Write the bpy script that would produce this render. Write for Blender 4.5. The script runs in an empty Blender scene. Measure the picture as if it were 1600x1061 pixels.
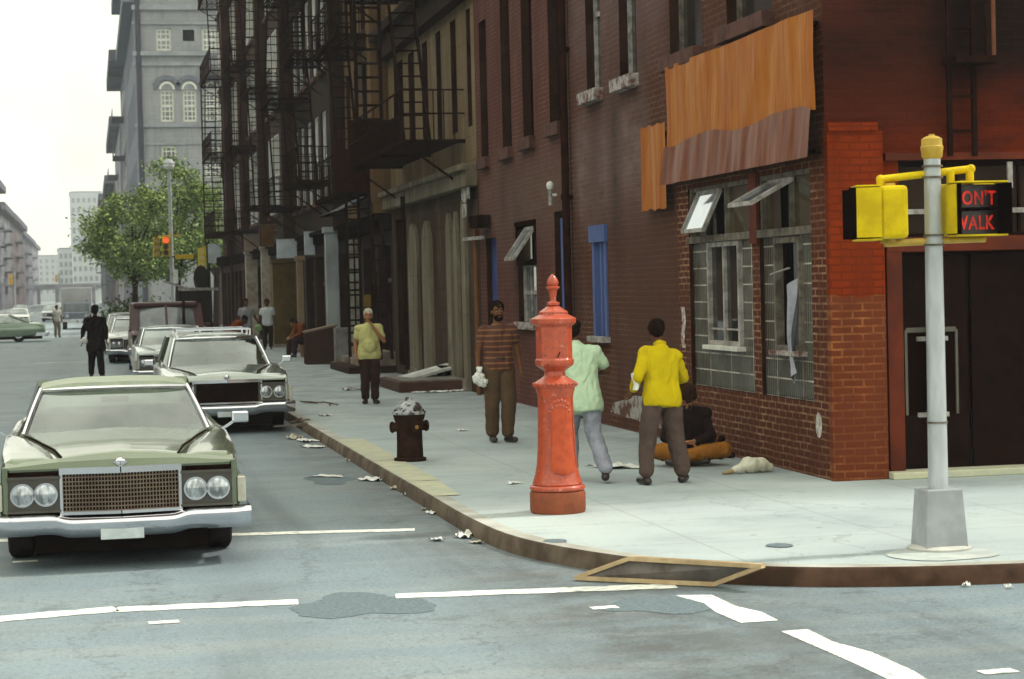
import bpy, bmesh, math, random
from mathutils import Vector, Matrix, noise
random.seed(7)
sc = bpy.context.scene
COL = sc.collection
R = math.radians
PI = math.pi

# ------------------------------------------------------------------ camera
YAW, PIT, ROL, F, H = .2024, .0259, -.0244, 3200., 2.12
cf = Vector((math.sin(YAW)*math.cos(PIT), math.cos(YAW)*math.cos(PIT), -math.sin(PIT)))
_r = Vector((math.cos(YAW), -math.sin(YAW), 0)); _u = _r.cross(cf)
cr = math.cos(ROL)*_r + math.sin(ROL)*_u
cu = -math.sin(ROL)*_r + math.cos(ROL)*_u
CP = Vector((0, 0, H))
cam = bpy.data.cameras.new('camera'); camo = bpy.data.objects.new('camera', cam); COL.objects.link(camo)
m3 = Matrix((cr, cu, -cf)).transposed().to_4x4(); m3.translation = CP
camo.matrix_world = m3
cam.lens = F/1600*36; cam.sensor_width = 36; cam.sensor_fit = 'HORIZONTAL'
cam.clip_start = .1; cam.clip_end = 6000
cam.dof.use_dof = True; cam.dof.focus_distance = 21; cam.dof.aperture_fstop = 5.0
sc.camera = camo

def ray(x, y): return cf + (x-800)/F*cr - (y-530.5)/F*cu
def G(x, y, z=0.):            # where the line of sight meets the ground at height z
    d = ray(x, y); return CP + d*((z-H)/d.z)
def WX(x, y, X): d = ray(x, y); return CP + d*(X/d.x)
def WY(x, y, Y): d = ray(x, y); return CP + d*(Y/d.y)

# ------------------------------------------------------------------ node helpers
def newmat(name):
    m = bpy.data.materials.new(name); m.use_nodes = True
    nt = m.node_tree; b = nt.nodes['Principled BSDF']
    return m, nt, b
def N(nt, t, **kw):
    n = nt.nodes.new(t)
    for k, v in kw.items():
        if k in n.inputs: n.inputs[k].default_value = v
        else: setattr(n, k, v)
    return n
def L(nt, a, b): nt.links.new(a, b)
def c4(c): return (c[0], c[1], c[2], 1)
def mixc(nt, fac, a, b, mode='MIX'):
    n = nt.nodes.new('ShaderNodeMix'); n.data_type = 'RGBA'; n.blend_type = mode
    for k, v in ((0, fac), (6, a), (7, b)):
        if hasattr(v, 'links') or hasattr(v, 'is_linked'): L(nt, v, n.inputs[k])
        else: n.inputs[k].default_value = v if k == 0 else c4(v)
    return n.outputs[2]
def ramp(nt, src, lo, hi, a=0., b=1.):
    n = nt.nodes.new('ShaderNodeMapRange'); n.clamp = True
    L(nt, src, n.inputs[0]); n.inputs[1].default_value = lo; n.inputs[2].default_value = hi
    n.inputs[3].default_value = a; n.inputs[4].default_value = b
    return n.outputs[0]
def objco(nt, scale=(1, 1, 1)):
    t = nt.nodes.new('ShaderNodeTexCoord'); mp = nt.nodes.new('ShaderNodeMapping')
    mp.inputs['Scale'].default_value = scale; L(nt, t.outputs['Object'], mp.inputs[0]); return mp.outputs[0]
def noi(nt, vec, scale, detail=4, rough=.6):
    n = N(nt, 'ShaderNodeTexNoise', Scale=scale, Detail=detail, Roughness=rough); L(nt, vec, n.inputs['Vector']); return n.outputs['Fac']
def bumpit(nt, b, h, strength=.3, dist=.01):
    n = nt.nodes.new('ShaderNodeBump'); n.inputs['Strength'].default_value = strength; n.inputs['Distance'].default_value = dist
    L(nt, h, n.inputs['Height']); L(nt, n.outputs[0], b.inputs['Normal'])

def M_(name, c, rough=.6, metal=0., c2=None, ns=6., stretch=(1, 1, 1), lo=.38, hi=.62, bump=0., bs=None, spec=None, coat=0., emit=0.):
    """plain surface: colour varied by noise towards c2, optional bump"""
    if spec is None: spec = .5 if (rough < .5 or metal > 0) else (.1 if max(c) > .06 else .0)
    m, nt, b = newmat(name)
    b.inputs['Roughness'].default_value = rough; b.inputs['Metallic'].default_value = metal
    b.inputs['Specular IOR Level'].default_value = spec
    b.inputs['Coat Weight'].default_value = coat; b.inputs['Coat Roughness'].default_value = .06
    if c2 is None: c2 = tuple(v*.8 for v in c)
    v = objco(nt, stretch); f = ramp(nt, noi(nt, v, ns), lo, hi)
    col = mixc(nt, f, c, c2); L(nt, col, b.inputs['Base Color'])
    if bump:
        bumpit(nt, b, noi(nt, v, bs or ns*3, 5), bump, .02)
    if emit:
        L(nt, col, b.inputs['Emission Color']); b.inputs['Emission Strength'].default_value = emit
    return m

def brick(name, c1, c2, mortar, axis='x', soot=(.03, .015, .01), sa=.5, scale=1., wash=None, paint=None, bw=.215, rh=.075, ms=.012, bump=.5, stains=()):
    """running-bond brick on walls facing x or y, with vertical soot streaks; paint = list of (colour, zlo, zhi, ulo, uhi)"""
    m, nt, b = newmat(name)
    t = nt.nodes.new('ShaderNodeTexCoord'); s = nt.nodes.new('ShaderNodeSeparateXYZ'); cmb = nt.nodes.new('ShaderNodeCombineXYZ')
    L(nt, t.outputs['Object'], s.inputs[0])
    u = s.outputs['Y' if axis == 'x' else 'X']
    L(nt, u, cmb.inputs[0]); L(nt, s.outputs['Z'], cmb.inputs[1])
    br = N(nt, 'ShaderNodeTexBrick', Scale=scale); br.inputs['Brick Width'].default_value = bw; br.inputs['Row Height'].default_value = rh
    br.inputs['Mortar Size'].default_value = ms; br.inputs['Mortar Smooth'].default_value = .3; br.inputs['Bias'].default_value = -.1
    br.inputs['Color1'].default_value = c4(c1); br.inputs['Color2'].default_value = c4(c2); br.inputs['Mortar'].default_value = c4(mortar)
    v = objco(nt, (1, 1, 1))
    wob = nt.nodes.new('ShaderNodeVectorMath'); wob.operation = 'ADD'; wc = nt.nodes.new('ShaderNodeCombineXYZ'); L(nt, mathn(nt, 'MULTIPLY', mathn(nt, 'SUBTRACT', noi(nt, v, 4.5, 3), .5), .035), wc.inputs[0]); L(nt, mathn(nt, 'MULTIPLY', mathn(nt, 'SUBTRACT', noi(nt, v, 2.1, 3), .5), .03), wc.inputs[1]); L(nt, cmb.outputs[0], wob.inputs[0]); L(nt, wc.outputs[0], wob.inputs[1]); L(nt, wob.outputs[0], br.inputs['Vector'])
    # mortar only shows clean in places
    f0 = ramp(nt, noi(nt, v, 2.6, 6, .75), .46, .66)
    dull = mixc(nt, .8, br.outputs['Color'], tuple(.5*(a+b_) for a, b_ in zip(c1, c2)))
    col = mixc(nt, f0, dull, br.outputs['Color'])
    big = ramp(nt, noi(nt, v, .55, 5, .65), .35, .7)
    col = mixc(nt, big, col, mixc(nt, .55, col, c2))
    if wash:
        f2 = ramp(nt, noi(nt, objco(nt, (1, 1, .45)), 1.3, 5, .7), .5, .72); col = mixc(nt, mathn(nt, 'MULTIPLY', f2, .6), col, wash)
    st = ramp(nt, noi(nt, objco(nt, (1.6, 1.6, .16)), 1.6, 5, .65), .48, .75)
    col = mixc(nt, mathn(nt, 'MULTIPLY', st, sa), col, soot)
    for (pc, k_, ul, uh, zl, zh) in stains:
        nz = noi(nt, objco(nt, (1, 1.2, 3.5)), 1.5, 6, .7); e_ = .5
        a = mathn(nt, 'MULTIPLY', ramp(nt, s.outputs['Z'], zl-e_, zl+e_), ramp(nt, s.outputs['Z'], zh-e_, zh+e_, 1, 0))
        c = mathn(nt, 'MULTIPLY', ramp(nt, u, ul-e_*.5, ul+e_*.5), ramp(nt, u, uh-e_*.5, uh+e_*.5, 1, 0))
        f = mathn(nt, 'MULTIPLY', mathn(nt, 'MULTIPLY', a, c), ramp(nt, nz, .3, .62, .25, k_)); col = mixc(nt, f, col, pc)
    if paint:
        for pc, zl, zh, ul, uh in paint:
            zz = mathn(nt, 'ADD', s.outputs['Z'], mathn(nt, 'MULTIPLY', mathn(nt, 'SUBTRACT', noi(nt, v, 5., 5, .7), .5), .16))
            a = mathn(nt, 'MULTIPLY', mathn(nt, 'GREATER_THAN', zz, zl), mathn(nt, 'LESS_THAN', zz, zh))
            c = mathn(nt, 'MULTIPLY', mathn(nt, 'GREATER_THAN', u, ul), mathn(nt, 'LESS_THAN', u, uh))
            f = mathn(nt, 'MULTIPLY', mathn(nt, 'MULTIPLY', a, c), .93)
            pv = mixc(nt, ramp(nt, noi(nt, v, 3.5, 5), .35, .7), pc, tuple(q*.7 for q in pc))
            pv = mixc(nt, ramp(nt, noi(nt, objco(nt, (1, 1, .3)), 2.4, 6, .75), .52, .72, 0, .75), pv, tuple(q*.38 for q in pc))
            pv = mixc(nt, br.outputs['Fac'], pv, tuple(q*.6 for q in pc))
            col = mixc(nt, f, col, pv)
    L(nt, col, b.inputs['Base Color'])
    b.inputs['Roughness'].default_value = .85; b.inputs['Specular IOR Level'].default_value = .08
    h = mathn(nt, 'ADD', mathn(nt, 'MULTIPLY', br.outputs['Fac'], -1.), mathn(nt, 'MULTIPLY', noi(nt, v, 18.), .5))
    bumpit(nt, b, h, bump, .012)
    return m
def mathn(nt, op, a, b=0.):
    n = nt.nodes.new('ShaderNodeMath'); n.operation = op
    for i, v in enumerate((a, b)):
        if isinstance(v, (int, float)): n.inputs[i].default_value = v
        else: L(nt, v, n.inputs[i])
    return n.outputs[0]

# ------------------------------------------------------------------ mesh builder
class MB:
    def __init__(s): s.v = []; s.f = []; s.m = []; s.cm = 0
    def add(s, vs, fs):
        o = len(s.v); s.v += [tuple(p) for p in vs]; s.f += [tuple(o+i for i in f) for f in fs]; s.m += [s.cm]*len(fs); return s
    def quad(s, a, b, c, d): return s.add([a, b, c, d], [(0, 1, 2, 3)])
    def box(s, x0, x1, y0, y1, z0, z1):
        return s.add([(x0, y0, z0), (x1, y0, z0), (x1, y1, z0), (x0, y1, z0), (x0, y0, z1), (x1, y0, z1), (x1, y1, z1), (x0, y1, z1)],
                     [(0, 3, 2, 1), (4, 5, 6, 7), (0, 1, 5, 4), (1, 2, 6, 5), (2, 3, 7, 6), (3, 0, 4, 7)])
    def bar(s, p0, p1, w, h=None):       # rectangular bar between two points
        p0, p1 = Vector(p0), Vector(p1); h = h or w; d = (p1-p0).normalized()
        up = Vector((0, 0, 1)) if abs(d.z) < .95 else Vector((0, 1, 0))
        a = d.cross(up).normalized()*w/2; b = a.cross(d).normalized()*h/2
        vs = [p0-a-b, p0+a-b, p0+a+b, p0-a+b, p1-a-b, p1+a-b, p1+a+b, p1-a+b]
        return s.add(vs, [(0, 3, 2, 1), (4, 5, 6, 7), (0, 1, 5, 4), (1, 2, 6, 5), (2, 3, 7, 6), (3, 0, 4, 7)])
    def tube(s, p0, p1, r0, r1=None, n=12, caps=True):
        p0, p1 = Vector(p0), Vector(p1); r1 = r0 if r1 is None else r1; d = (p1-p0).normalized()
        up = Vector((0, 0, 1)) if abs(d.z) < .9 else Vector((0, 1, 0))
        a = d.cross(up).normalized(); b = d.cross(a)
        vs = []
        for p, r in ((p0, r0), (p1, r1)):
            for i in range(n):
                t = 2*PI*i/n; vs.append(p+a*math.cos(t)*r+b*math.sin(t)*r)
        fs = [(i, (i+1) % n, n+(i+1) % n, n+i) for i in range(n)]
        if caps: fs += [tuple(range(n-1, -1, -1)), tuple(range(n, 2*n))]
        return s.add(vs, fs)
    def path(s, pts, r, n=8):
        for a, b in zip(pts[:-1], pts[1:]): s.tube(a, b, r, r, n)
        return s
    def lathe(s, prof, c=(0, 0, 0), n=24, sq=None, rot=0.):
        """prof: (r, z) from bottom to top; a closed solid"""
        vs = []; fs = []
        for r, z in prof:
            for i in range(n):
                t = 2*PI*(i+.5)/n+rot; vs.append((c[0]+r*math.cos(t), c[1]+r*math.sin(t), c[2]+z))
        k = len(prof)
        for j in range(k-1):
            for i in range(n): fs.append((j*n+i, j*n+(i+1) % n, (j+1)*n+(i+1) % n, (j+1)*n+i))
        fs += [tuple(range(n-1, -1, -1)), tuple((k-1)*n+i for i in range(n))]
        return s.add(vs, fs)
    def ell(s, c, r, n=14, m=9, rot=None):
        vs = []; fs = []
        for j in range(m+1):
            ph = PI*j/m
            for i in range(n):
                t = 2*PI*i/n; p = Vector((r[0]*math.sin(ph)*math.cos(t), r[1]*math.sin(ph)*math.sin(t), -r[2]*math.cos(ph)))
                if rot: p = rot @ p
                vs.append(p+Vector(c))
        for j in range(m):
            for i in range(n): fs.append((j*n+i, j*n+(i+1) % n, (j+1)*n+(i+1) % n, (j+1)*n+i))
        return s.add(vs, fs)
    def caps(s, p0, p1, r0, r1=None, n=12):      # sphere-swept limb
        p0, p1 = Vector(p0), Vector(p1); r1 = r0 if r1 is None else r1
        d = p1-p0
        if d.length < 1e-5: return s.ell(p0, (r0,)*3)
        d.normalize(); up = Vector((0, 0, 1)) if abs(d.z) < .9 else Vector((0, 1, 0))
        a = d.cross(up).normalized(); b = d.cross(a); rings = []
        for j in range(0, 5): ph = PI/2*j/4; rings.append((p0-d*r0*math.cos(ph), r0*math.sin(ph)))
        for j in range(0, 5): ph = PI/2*j/4; rings.append((p1+d*r1*math.sin(ph), r1*math.cos(ph)))
        vs = []
        for p, r in rings:
            r = max(r, 1e-4)
            for i in range(n): t = 2*PI*i/n; vs.append(p+a*math.cos(t)*r+b*math.sin(t)*r)
        fs = [(j*n+i, j*n+(i+1) % n, (j+1)*n+(i+1) % n, (j+1)*n+i) for j in range(len(rings)-1) for i in range(n)]
        fs += [tuple(range(n-1, -1, -1)), tuple((len(rings)-1)*n+i for i in range(n))]
        return s.add(vs, fs)
    def prism(s, poly, z0, z1):
        n = len(poly); vs = [(p[0], p[1], z0) for p in poly]+[(p[0], p[1], z1) for p in poly]
        fs = [tuple(range(n-1, -1, -1)), tuple(range(n, 2*n))]+[(i, (i+1) % n, n+(i+1) % n, n+i) for i in range(n)]
        return s.add(vs, fs)
    def grid(s, fn, nu, nv, close_u=False):
        vs = [fn(i/nu, j/nv) for j in range(nv+1) for i in range(nu+1)]
        fs = [(j*(nu+1)+i, j*(nu+1)+i+1, (j+1)*(nu+1)+i+1, (j+1)*(nu+1)+i) for j in range(nv) for i in range(nu)]
        return s.add(vs, fs)
    def mesh(s, name, mats):
        me = bpy.data.meshes.new(name); me.from_pydata(s.v, [], s.f)
        for m in (mats if isinstance(mats, (list, tuple)) else [mats]): me.materials.append(m)
        if any(s.m): me.polygons.foreach_set('material_index', s.m)
        me.update(); return me
    def build(s, name, mats, parent=None, smooth=None, bevel=0., world=False, label=None):
        me = s.mesh(name, mats); o = bpy.data.objects.new(name, me); COL.objects.link(o)
        bm = bmesh.new(); bm.from_mesh(me)
        bmesh.ops.remove_doubles(bm, verts=bm.verts, dist=1e-5)
        if bevel: bmesh.ops.bevel(bm, geom=list(bm.edges), offset=bevel, segments=2, affect='EDGES', profile=.5)
        bmesh.ops.recalc_face_normals(bm, faces=bm.faces)
        bm.to_mesh(me); bm.free()
        if smooth is not None:
            me.polygons.foreach_set('use_smooth', [True]*len(me.polygons)); me.set_sharp_from_angle(angle=R(smooth))
        if parent:
            o.parent = parent
            if world: o.location = -parent.location
        if label: o['label'] = label
        return o

def thing(name, label, cat, loc=(0, 0, 0), rz=0., group=None):
    o = bpy.data.objects.new(name, None); COL.objects.link(o); o.location = loc; o.rotation_euler = (0, 0, rz)
    o['label'] = label; o['category'] = cat; o['kind'] = 'thing'; o.empty_display_size = .2
    if group: o['group'] = group
    return o
def tag(o, label, cat, group=None):
    o['label'] = label; o['category'] = cat; o['kind'] = 'thing'
    if group: o['group'] = group
    return o
def struct(o, kind='structure'): o['kind'] = kind; return o
KIDS = {}
def kids(o): return [c for c in bpy.data.objects if c.parent == o]
def dup(root, loc, rz=0., label=None, group=None):
    def rec(o, par):
        c = o.copy(); COL.objects.link(c); c.parent = par
        for k in kids_of[o.name]: rec(k, c)
        return c
    kids_of = {}
    for o in bpy.data.objects:
        kids_of.setdefault(o.name, [])
        if o.parent: kids_of.setdefault(o.parent.name, []).append(o)
    r = rec(root, None); r.location = loc; r.rotation_euler = (0, 0, rz)
    if label: r['label'] = label
    if group: r['group'] = group
    return r
def bake(o):          # apply the modifiers of an object
    dg = bpy.context.evaluated_depsgraph_get(); me = bpy.data.meshes.new_from_object(o.evaluated_get(dg))
    o.modifiers.clear(); old = o.data; o.data = me; bpy.data.meshes.remove(old); return o

# ------------------------------------------------------------------ materials
asphalt_m, nt, b = newmat('asphalt')
v = objco(nt)
cA = mixc(nt, ramp(nt, noi(nt, v, .35, 6, .65), .35, .65), (.185, .245, .275), (.125, .172, .20))
cA = mixc(nt, ramp(nt, noi(nt, objco(nt, (.25, 2.2, 1)), .9, 5, .6), .45, .7), cA, (.215, .255, .265))
cA = mixc(nt, ramp(nt, noi(nt, v, 38, 3, .8), .52, .68), cA, (.30, .33, .33))
cA = mixc(nt, ramp(nt, noi(nt, v, 27, 3, .8), .56, .68), cA, (.07, .085, .095))
cA = mixc(nt, ramp(nt, noi(nt, objco(nt, (1.1, .06, 1)), 1.2, 4, .6), .54, .7, 0, .55), cA, (.075, .09, .10))
cA = mixc(nt, ramp(nt, noi(nt, v, 1.1, 7, .75), .60, .66, 0, .6), cA, (.085, .10, .108))
cA = mixc(nt, ramp(nt, noi(nt, v, 5., 6, .75), .6, .72), cA, (.11, .125, .13))
sx = nt.nodes.new('ShaderNodeSeparateXYZ'); L(nt, v, sx.inputs[0])
gg = mathn(nt, 'MULTIPLY', ramp(nt, sx.outputs['X'], 2.1, 3.1), ramp(nt, noi(nt, v, 1.6, 6, .75), .35, .6, .15, .75)); gg = mathn(nt, 'MULTIPLY', gg, ramp(nt, sx.outputs['X'], 3.3, 5.5, 1, 0)); cA = mixc(nt, gg, cA, (.06, .062, .058))
for xc_ in (-.9, 1.0): gg = mathn(nt, 'MULTIPLY', ramp(nt, mathn(nt, 'ABSOLUTE', mathn(nt, 'SUBTRACT', sx.outputs['X'], xc_)), .1, .55, .42, 0), ramp(nt, noi(nt, v, .8, 4), .3, .65)); cA = mixc(nt, gg, cA, (.075, .09, .10))
vo = N(nt, 'ShaderNodeTexVoronoi', Scale=.45, feature='DISTANCE_TO_EDGE'); L(nt, v, vo.inputs['Vector'])
ns = noi(nt, v, 3.); vv = nt.nodes.new('ShaderNodeVectorMath'); vv.operation = 'ADD'
cmb = nt.nodes.new('ShaderNodeCombineXYZ'); L(nt, ns, cmb.inputs[0]); L(nt, noi(nt, v, 4.1), cmb.inputs[1]); L(nt, v, vv.inputs[0]); L(nt, cmb.outputs[0], vv.inputs[1]); L(nt, vv.outputs[0], vo.inputs['Vector'])
cA = mixc(nt, ramp(nt, vo.outputs['Distance'], .0, .012, .55, 0.), cA, (.07, .08, .085))
L(nt, cA, b.inputs['Base Color']); b.inputs['Roughness'].default_value = .62
b.inputs['Specular IOR Level'].default_value = .35
bumpit(nt, b, noi(nt, v, 70, 3), .5, .006)

walk_m, nt, b = newmat('sidewalk_concrete')
v = objco(nt)
cA = mixc(nt, ramp(nt, noi(nt, v, .45, 6, .6), .35, .65), (.40, .462, .45), (.295, .355, .365))
cA = mixc(nt, ramp(nt, noi(nt, objco(nt, (.5, 1.6, 1)), 1.1, 6, .7), .52, .72), cA, (.30, .345, .35))
cA = mixc(nt, ramp(nt, noi(nt, v, 4., 6, .75), .60, .70), cA, (.24, .265, .27))
cA = mixc(nt, ramp(nt, noi(nt, v, 45, 2, .8), .58, .72), cA, (.30, .33, .32))
vg = N(nt, 'ShaderNodeTexVoronoi', Scale=1.7); L(nt, v, vg.inputs['Vector'])
cA = mixc(nt, ramp(nt, vg.outputs['Distance'], .035, .06, .7, 0.), cA, (.12, .13, .13))
vg = N(nt, 'ShaderNodeTexVoronoi', Scale=4.3); L(nt, v, vg.inputs['Vector'])
cA = mixc(nt, ramp(nt, vg.outputs['Distance'], .05, .08, .45, 0.), cA, (.15, .16, .16))
cA = mixc(nt, ramp(nt, noi(nt, v, .9, 8, .78), .55, .66, 0, .45), cA, (.24, .275, .285))
vo = N(nt, 'ShaderNodeTexVoronoi', Scale=.33, feature='DISTANCE_TO_EDGE'); vv = nt.nodes.new('ShaderNodeVectorMath'); vv.operation = 'ADD'
cmb = nt.nodes.new('ShaderNodeCombineXYZ'); L(nt, noi(nt, v, 2.3, 6), cmb.inputs[0]); L(nt, noi(nt, v, 2.9, 6), cmb.inputs[1]); L(nt, v, vv.inputs[0]); L(nt, cmb.outputs[0], vv.inputs[1]); L(nt, vv.outputs[0], vo.inputs['Vector'])
cA = mixc(nt, ramp(nt, vo.outputs['Distance'], .0, .006, .4, 0.), cA, (.14, .155, .155))
sx = nt.nodes.new('ShaderNodeSeparateXYZ'); L(nt, v, sx.inputs[0])
gg = mathn(nt, 'MULTIPLY', ramp(nt, sx.outputs['X'], 5.6, 7.1), ramp(nt, noi(nt, v, 1.3, 6, .75), .35, .62, .1, .8)); gg = mathn(nt, 'MULTIPLY', gg, ramp(nt, sx.outputs['Y'], 19, 20.5)); cA = mixc(nt, gg, cA, (.13, .145, .16))  # darker towards the wall: building shade painted in along with stains
gg = mathn(nt, 'MULTIPLY', ramp(nt, sx.outputs['Y'], 26, 40), ramp(nt, noi(nt, v, 1.1, 7, .75), .40, .60, .1, .75)); cA = mixc(nt, gg, cA, (.14, .16, .175))  # blotchy darkening down the block, the street's shade put into the concrete
br = N(nt, 'ShaderNodeTexBrick', Scale=1.); br.offset = 0.; br.inputs['Brick Width'].default_value = 1.5; br.inputs['Row Height'].default_value = 1.5
br.inputs['Mortar Size'].default_value = .012; L(nt, v, br.inputs['Vector'])
cA = mixc(nt, mathn(nt, 'MULTIPLY', br.outputs['Fac'], .35), cA, (.16, .18, .18))
L(nt, cA, b.inputs['Base Color']); b.inputs['Roughness'].default_value = .75
bumpit(nt, b, mathn(nt, 'SUBTRACT', noi(nt, v, 40, 3), br.outputs['Fac']), .35, .006)

kerb_m = M_('kerb_stone', (.27, .235, .19), .75, c2=(.13, .10, .075), ns=2.5, bump=.3)
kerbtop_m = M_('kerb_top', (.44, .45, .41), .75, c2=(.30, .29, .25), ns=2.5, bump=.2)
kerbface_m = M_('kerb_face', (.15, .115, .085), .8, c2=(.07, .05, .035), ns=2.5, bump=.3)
kerbdark_m = M_('kerb_steel', (.085, .045, .028), .7, c2=(.035, .018, .01), ns=3., bump=.3)
paint_m = M_('road_paint', (.86, .86, .76), .7, c2=(.26, .31, .32), ns=13., lo=.50, hi=.64, stretch=(.7, 2, 1))
yslab_m = M_('yellowed_slab', (.50, .49, .34), .8, c2=(.40, .42, .33), ns=5., bump=.2)
patch_m = M_('tar_patch', (.155, .20, .22), .75, c2=(.105, .135, .15), ns=32., bump=.4)

brickA = brick('corner_brick', (.082, .027, .012), (.060, .021, .011), (.19, .11, .075), 'x', sa=.6, wash=(.10, .052, .045), stains=[((.19, .13, .12), .8, 25.6, 29.6, 3.1, 4.6), ((.075, .034, .022), .9, 24.4, 27.2, .6, 3.2), ((.035, .018, .015), .85, 27.0, 27.6, 2.4, 4.9), ((.05, .025, .02), .6, 28.1, 28.8, 3.3, 4.8), ((.15, .10, .10), .6, 24.6, 29.8, 5.2, 9)])
brickApaint = brick('corner_brick_lower', (.092, .026, .011), (.066, .019, .009), (.42, .25, .15), 'x', sa=.4)
brickB = brick('red_row_brick', (.10, .032, .022), (.08, .026, .02), (.19, .10, .07), 'x', sa=.55, wash=(.14, .066, .052), stains=[((.022, .010, .008), .95, 33.4, 34.4, 1.6, 4.0), ((.13, .085, .065), .7, 30.2, 37.2, 2.9, 4.3), ((.05, .025, .02), .7, 34.8, 35.4, 3., 4.4)])
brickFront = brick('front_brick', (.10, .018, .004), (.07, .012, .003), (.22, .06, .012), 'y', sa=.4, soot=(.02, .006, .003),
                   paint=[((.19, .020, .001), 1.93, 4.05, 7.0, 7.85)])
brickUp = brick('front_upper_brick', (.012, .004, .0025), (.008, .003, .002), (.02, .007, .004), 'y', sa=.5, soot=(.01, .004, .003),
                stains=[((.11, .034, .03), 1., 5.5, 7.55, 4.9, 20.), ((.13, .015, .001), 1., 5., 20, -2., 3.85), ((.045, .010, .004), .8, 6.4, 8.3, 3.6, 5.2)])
stoneC = brick('ochre_stone', (.20, .142, .075), (.155, .108, .056), (.10, .07, .04), 'x', bw=.6, rh=.45, ms=.02, sa=.8, soot=(.045, .022, .010), wash=(.24, .22, .16))
stoneCg = brick('ochre_stone_ground', (.062, .038, .022), (.040, .024, .014), (.03, .02, .012), 'x', bw=.9, rh=.42, ms=.025, sa=.85, soot=(.03, .014, .008), wash=(.16, .12, .08))
dbrick1 = brick('soot_brick', (.028, .011, .007), (.022, .009, .006), (.04, .02, .013), 'x', sa=.6)
dbrick2 = brick('brown_brick', (.045, .018, .010), (.035, .015, .009), (.06, .03, .02), 'x', sa=.6)
dbrick3 = brick('dull_red_brick', (.058, .018, .012), (.042, .014, .01), (.07, .035, .028), 'x', sa=.6)
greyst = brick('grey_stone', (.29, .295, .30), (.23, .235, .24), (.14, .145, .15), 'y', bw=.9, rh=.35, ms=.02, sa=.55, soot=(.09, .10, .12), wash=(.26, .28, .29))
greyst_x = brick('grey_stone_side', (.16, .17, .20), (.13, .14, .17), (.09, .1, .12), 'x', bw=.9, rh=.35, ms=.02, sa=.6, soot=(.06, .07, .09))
farst = [M_('far_stone_a', (.13, .13, .16), .8, c2=(.07, .07, .09), ns=.2), M_('far_stone_b', (.22, .22, .24), .8, c2=(.15, .15, .17), ns=.2),
         M_('far_brick', (.17, .12, .12), .8, c2=(.1, .07, .075), ns=.2), M_('far_pale', (.42, .44, .43), .8, c2=(.34, .37, .38), ns=.08)]
iron = M_('black_iron', (.010, .0045, .0035), .7, c2=(.02, .008, .005), ns=5., spec=.0)
rustiron = M_('rusty_iron', (.032, .010, .007), .65, c2=(.016, .006, .004), ns=5.)
darkwood = M_('dark_wood', (.014, .006, .004), .6, c2=(.008, .004, .003), ns=4.)
blackin = M_('dark_interior', (.006, .003, .003), .9)
woodwhite = M_('weathered_white_wood', (.40, .37, .35), .7, c2=(.18, .17, .15), ns=7.)
greywood = M_('grey_window_wood', (.17, .15, .12), .7, c2=(.08, .065, .05), ns=8.)
cream = M_('cream_wood', (.62, .62, .55), .6, c2=(.5, .5, .44), ns=4.)
sillm = M_('brown_sill', (.11, .05, .04), .8, c2=(.06, .028, .022), ns=4., bump=.2)
sillw = M_('chipped_white_sill', (.42, .40, .38), .8, c2=(.12, .055, .045), ns=9.)
bluep = M_('blue_paint', (.065, .095, .235), .65, c2=(.09, .13, .29), ns=3., stretch=(1, 1, .3))
blued = M_('dark_blue_paint', (.035, .05, .16), .55, c2=(.05, .08, .22), ns=3.)
reveal_shade = M_('shaded_reveal', (.022, .009, .006), .8, c2=(.04, .018, .012), ns=3.)  # inside faces of openings, coloured dark to stand in for shade
redp = M_('oxide_red_paint', (.12, .022, .008), .6, c2=(.07, .014, .006), ns=2.)

def glassm(name, c=(.02, .017, .015), rough=.08, spec=.9):
    return M_(name, c, rough, c2=tuple(q*1.6 for q in c), ns=1.5, spec=spec)
glassd = glassm('dark_glass'); glassg = glassm('grey_glass', (.09, .10, .11), .12); glassb = glassm('brown_glass', (.045, .035, .018), .1)
carglass, nt, b = newmat('car_glass')
nt.nodes.remove(b); out = nt.nodes['Material Output']
gl = N(nt, 'ShaderNodeBsdfGlossy', Roughness=.03); gl.inputs['Color'].default_value = (.95, 1, .98, 1)
tr = N(nt, 'ShaderNodeBsdfTransparent'); tr.inputs['Color'].default_value = (.55, .6, .6, 1)
fr = N(nt, 'ShaderNodeFresnel', IOR=2.3); mx = nt.nodes.new('ShaderNodeMixShader')
L(nt, fr.outputs[0], mx.inputs[0]); L(nt, tr.outputs[0], mx.inputs[1]); L(nt, gl.outputs[0], mx.inputs[2]); L(nt, mx.outputs[0], out.inputs[0])
chrome = M_('chrome', (.72, .72, .76), .10, metal=1., c2=(.66, .66, .70), ns=3.)
rubber = M_('tyre_rubber', (.014, .011, .011), .8, c2=(.025, .02, .02), ns=8.)
lampglass = M_('headlight_glass', (.50, .55, .58), .12, metal=.65, c2=(.18, .19, .2), ns=26., stretch=(1, 1, .3), coat=.8)
amber = M_('parking_lens', (.34, .33, .26), .2, c2=(.42, .42, .36), ns=10., coat=.5)
under = M_('underbody_shade', (.008, .005, .004), .9)
seatm = M_('car_seat', (.04, .03, .025), .8)
platem = M_('plate', (.55, .60, .60), .5, c2=(.45, .5, .5), ns=14.)
def paintm(name, c, met=.35, rough=.28): return M_(name, c, rough, metal=met, c2=tuple(q*.86 for q in c), ns=1.2, coat=.7)
skin_d = M_('dark_skin', (.10, .042, .02), .55, c2=(.075, .03, .015), ns=8.)
skin_m = M_('tan_skin', (.34, .155, .075), .55, c2=(.27, .115, .055), ns=8.)
hair_b = M_('black_hair', (.012, .007, .005), .7, bump=.8, bs=60)
hair_w = M_('white_hair', (.55, .53, .46), .8, c2=(.38, .36, .3), ns=30, bump=.8, bs=60)
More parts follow.
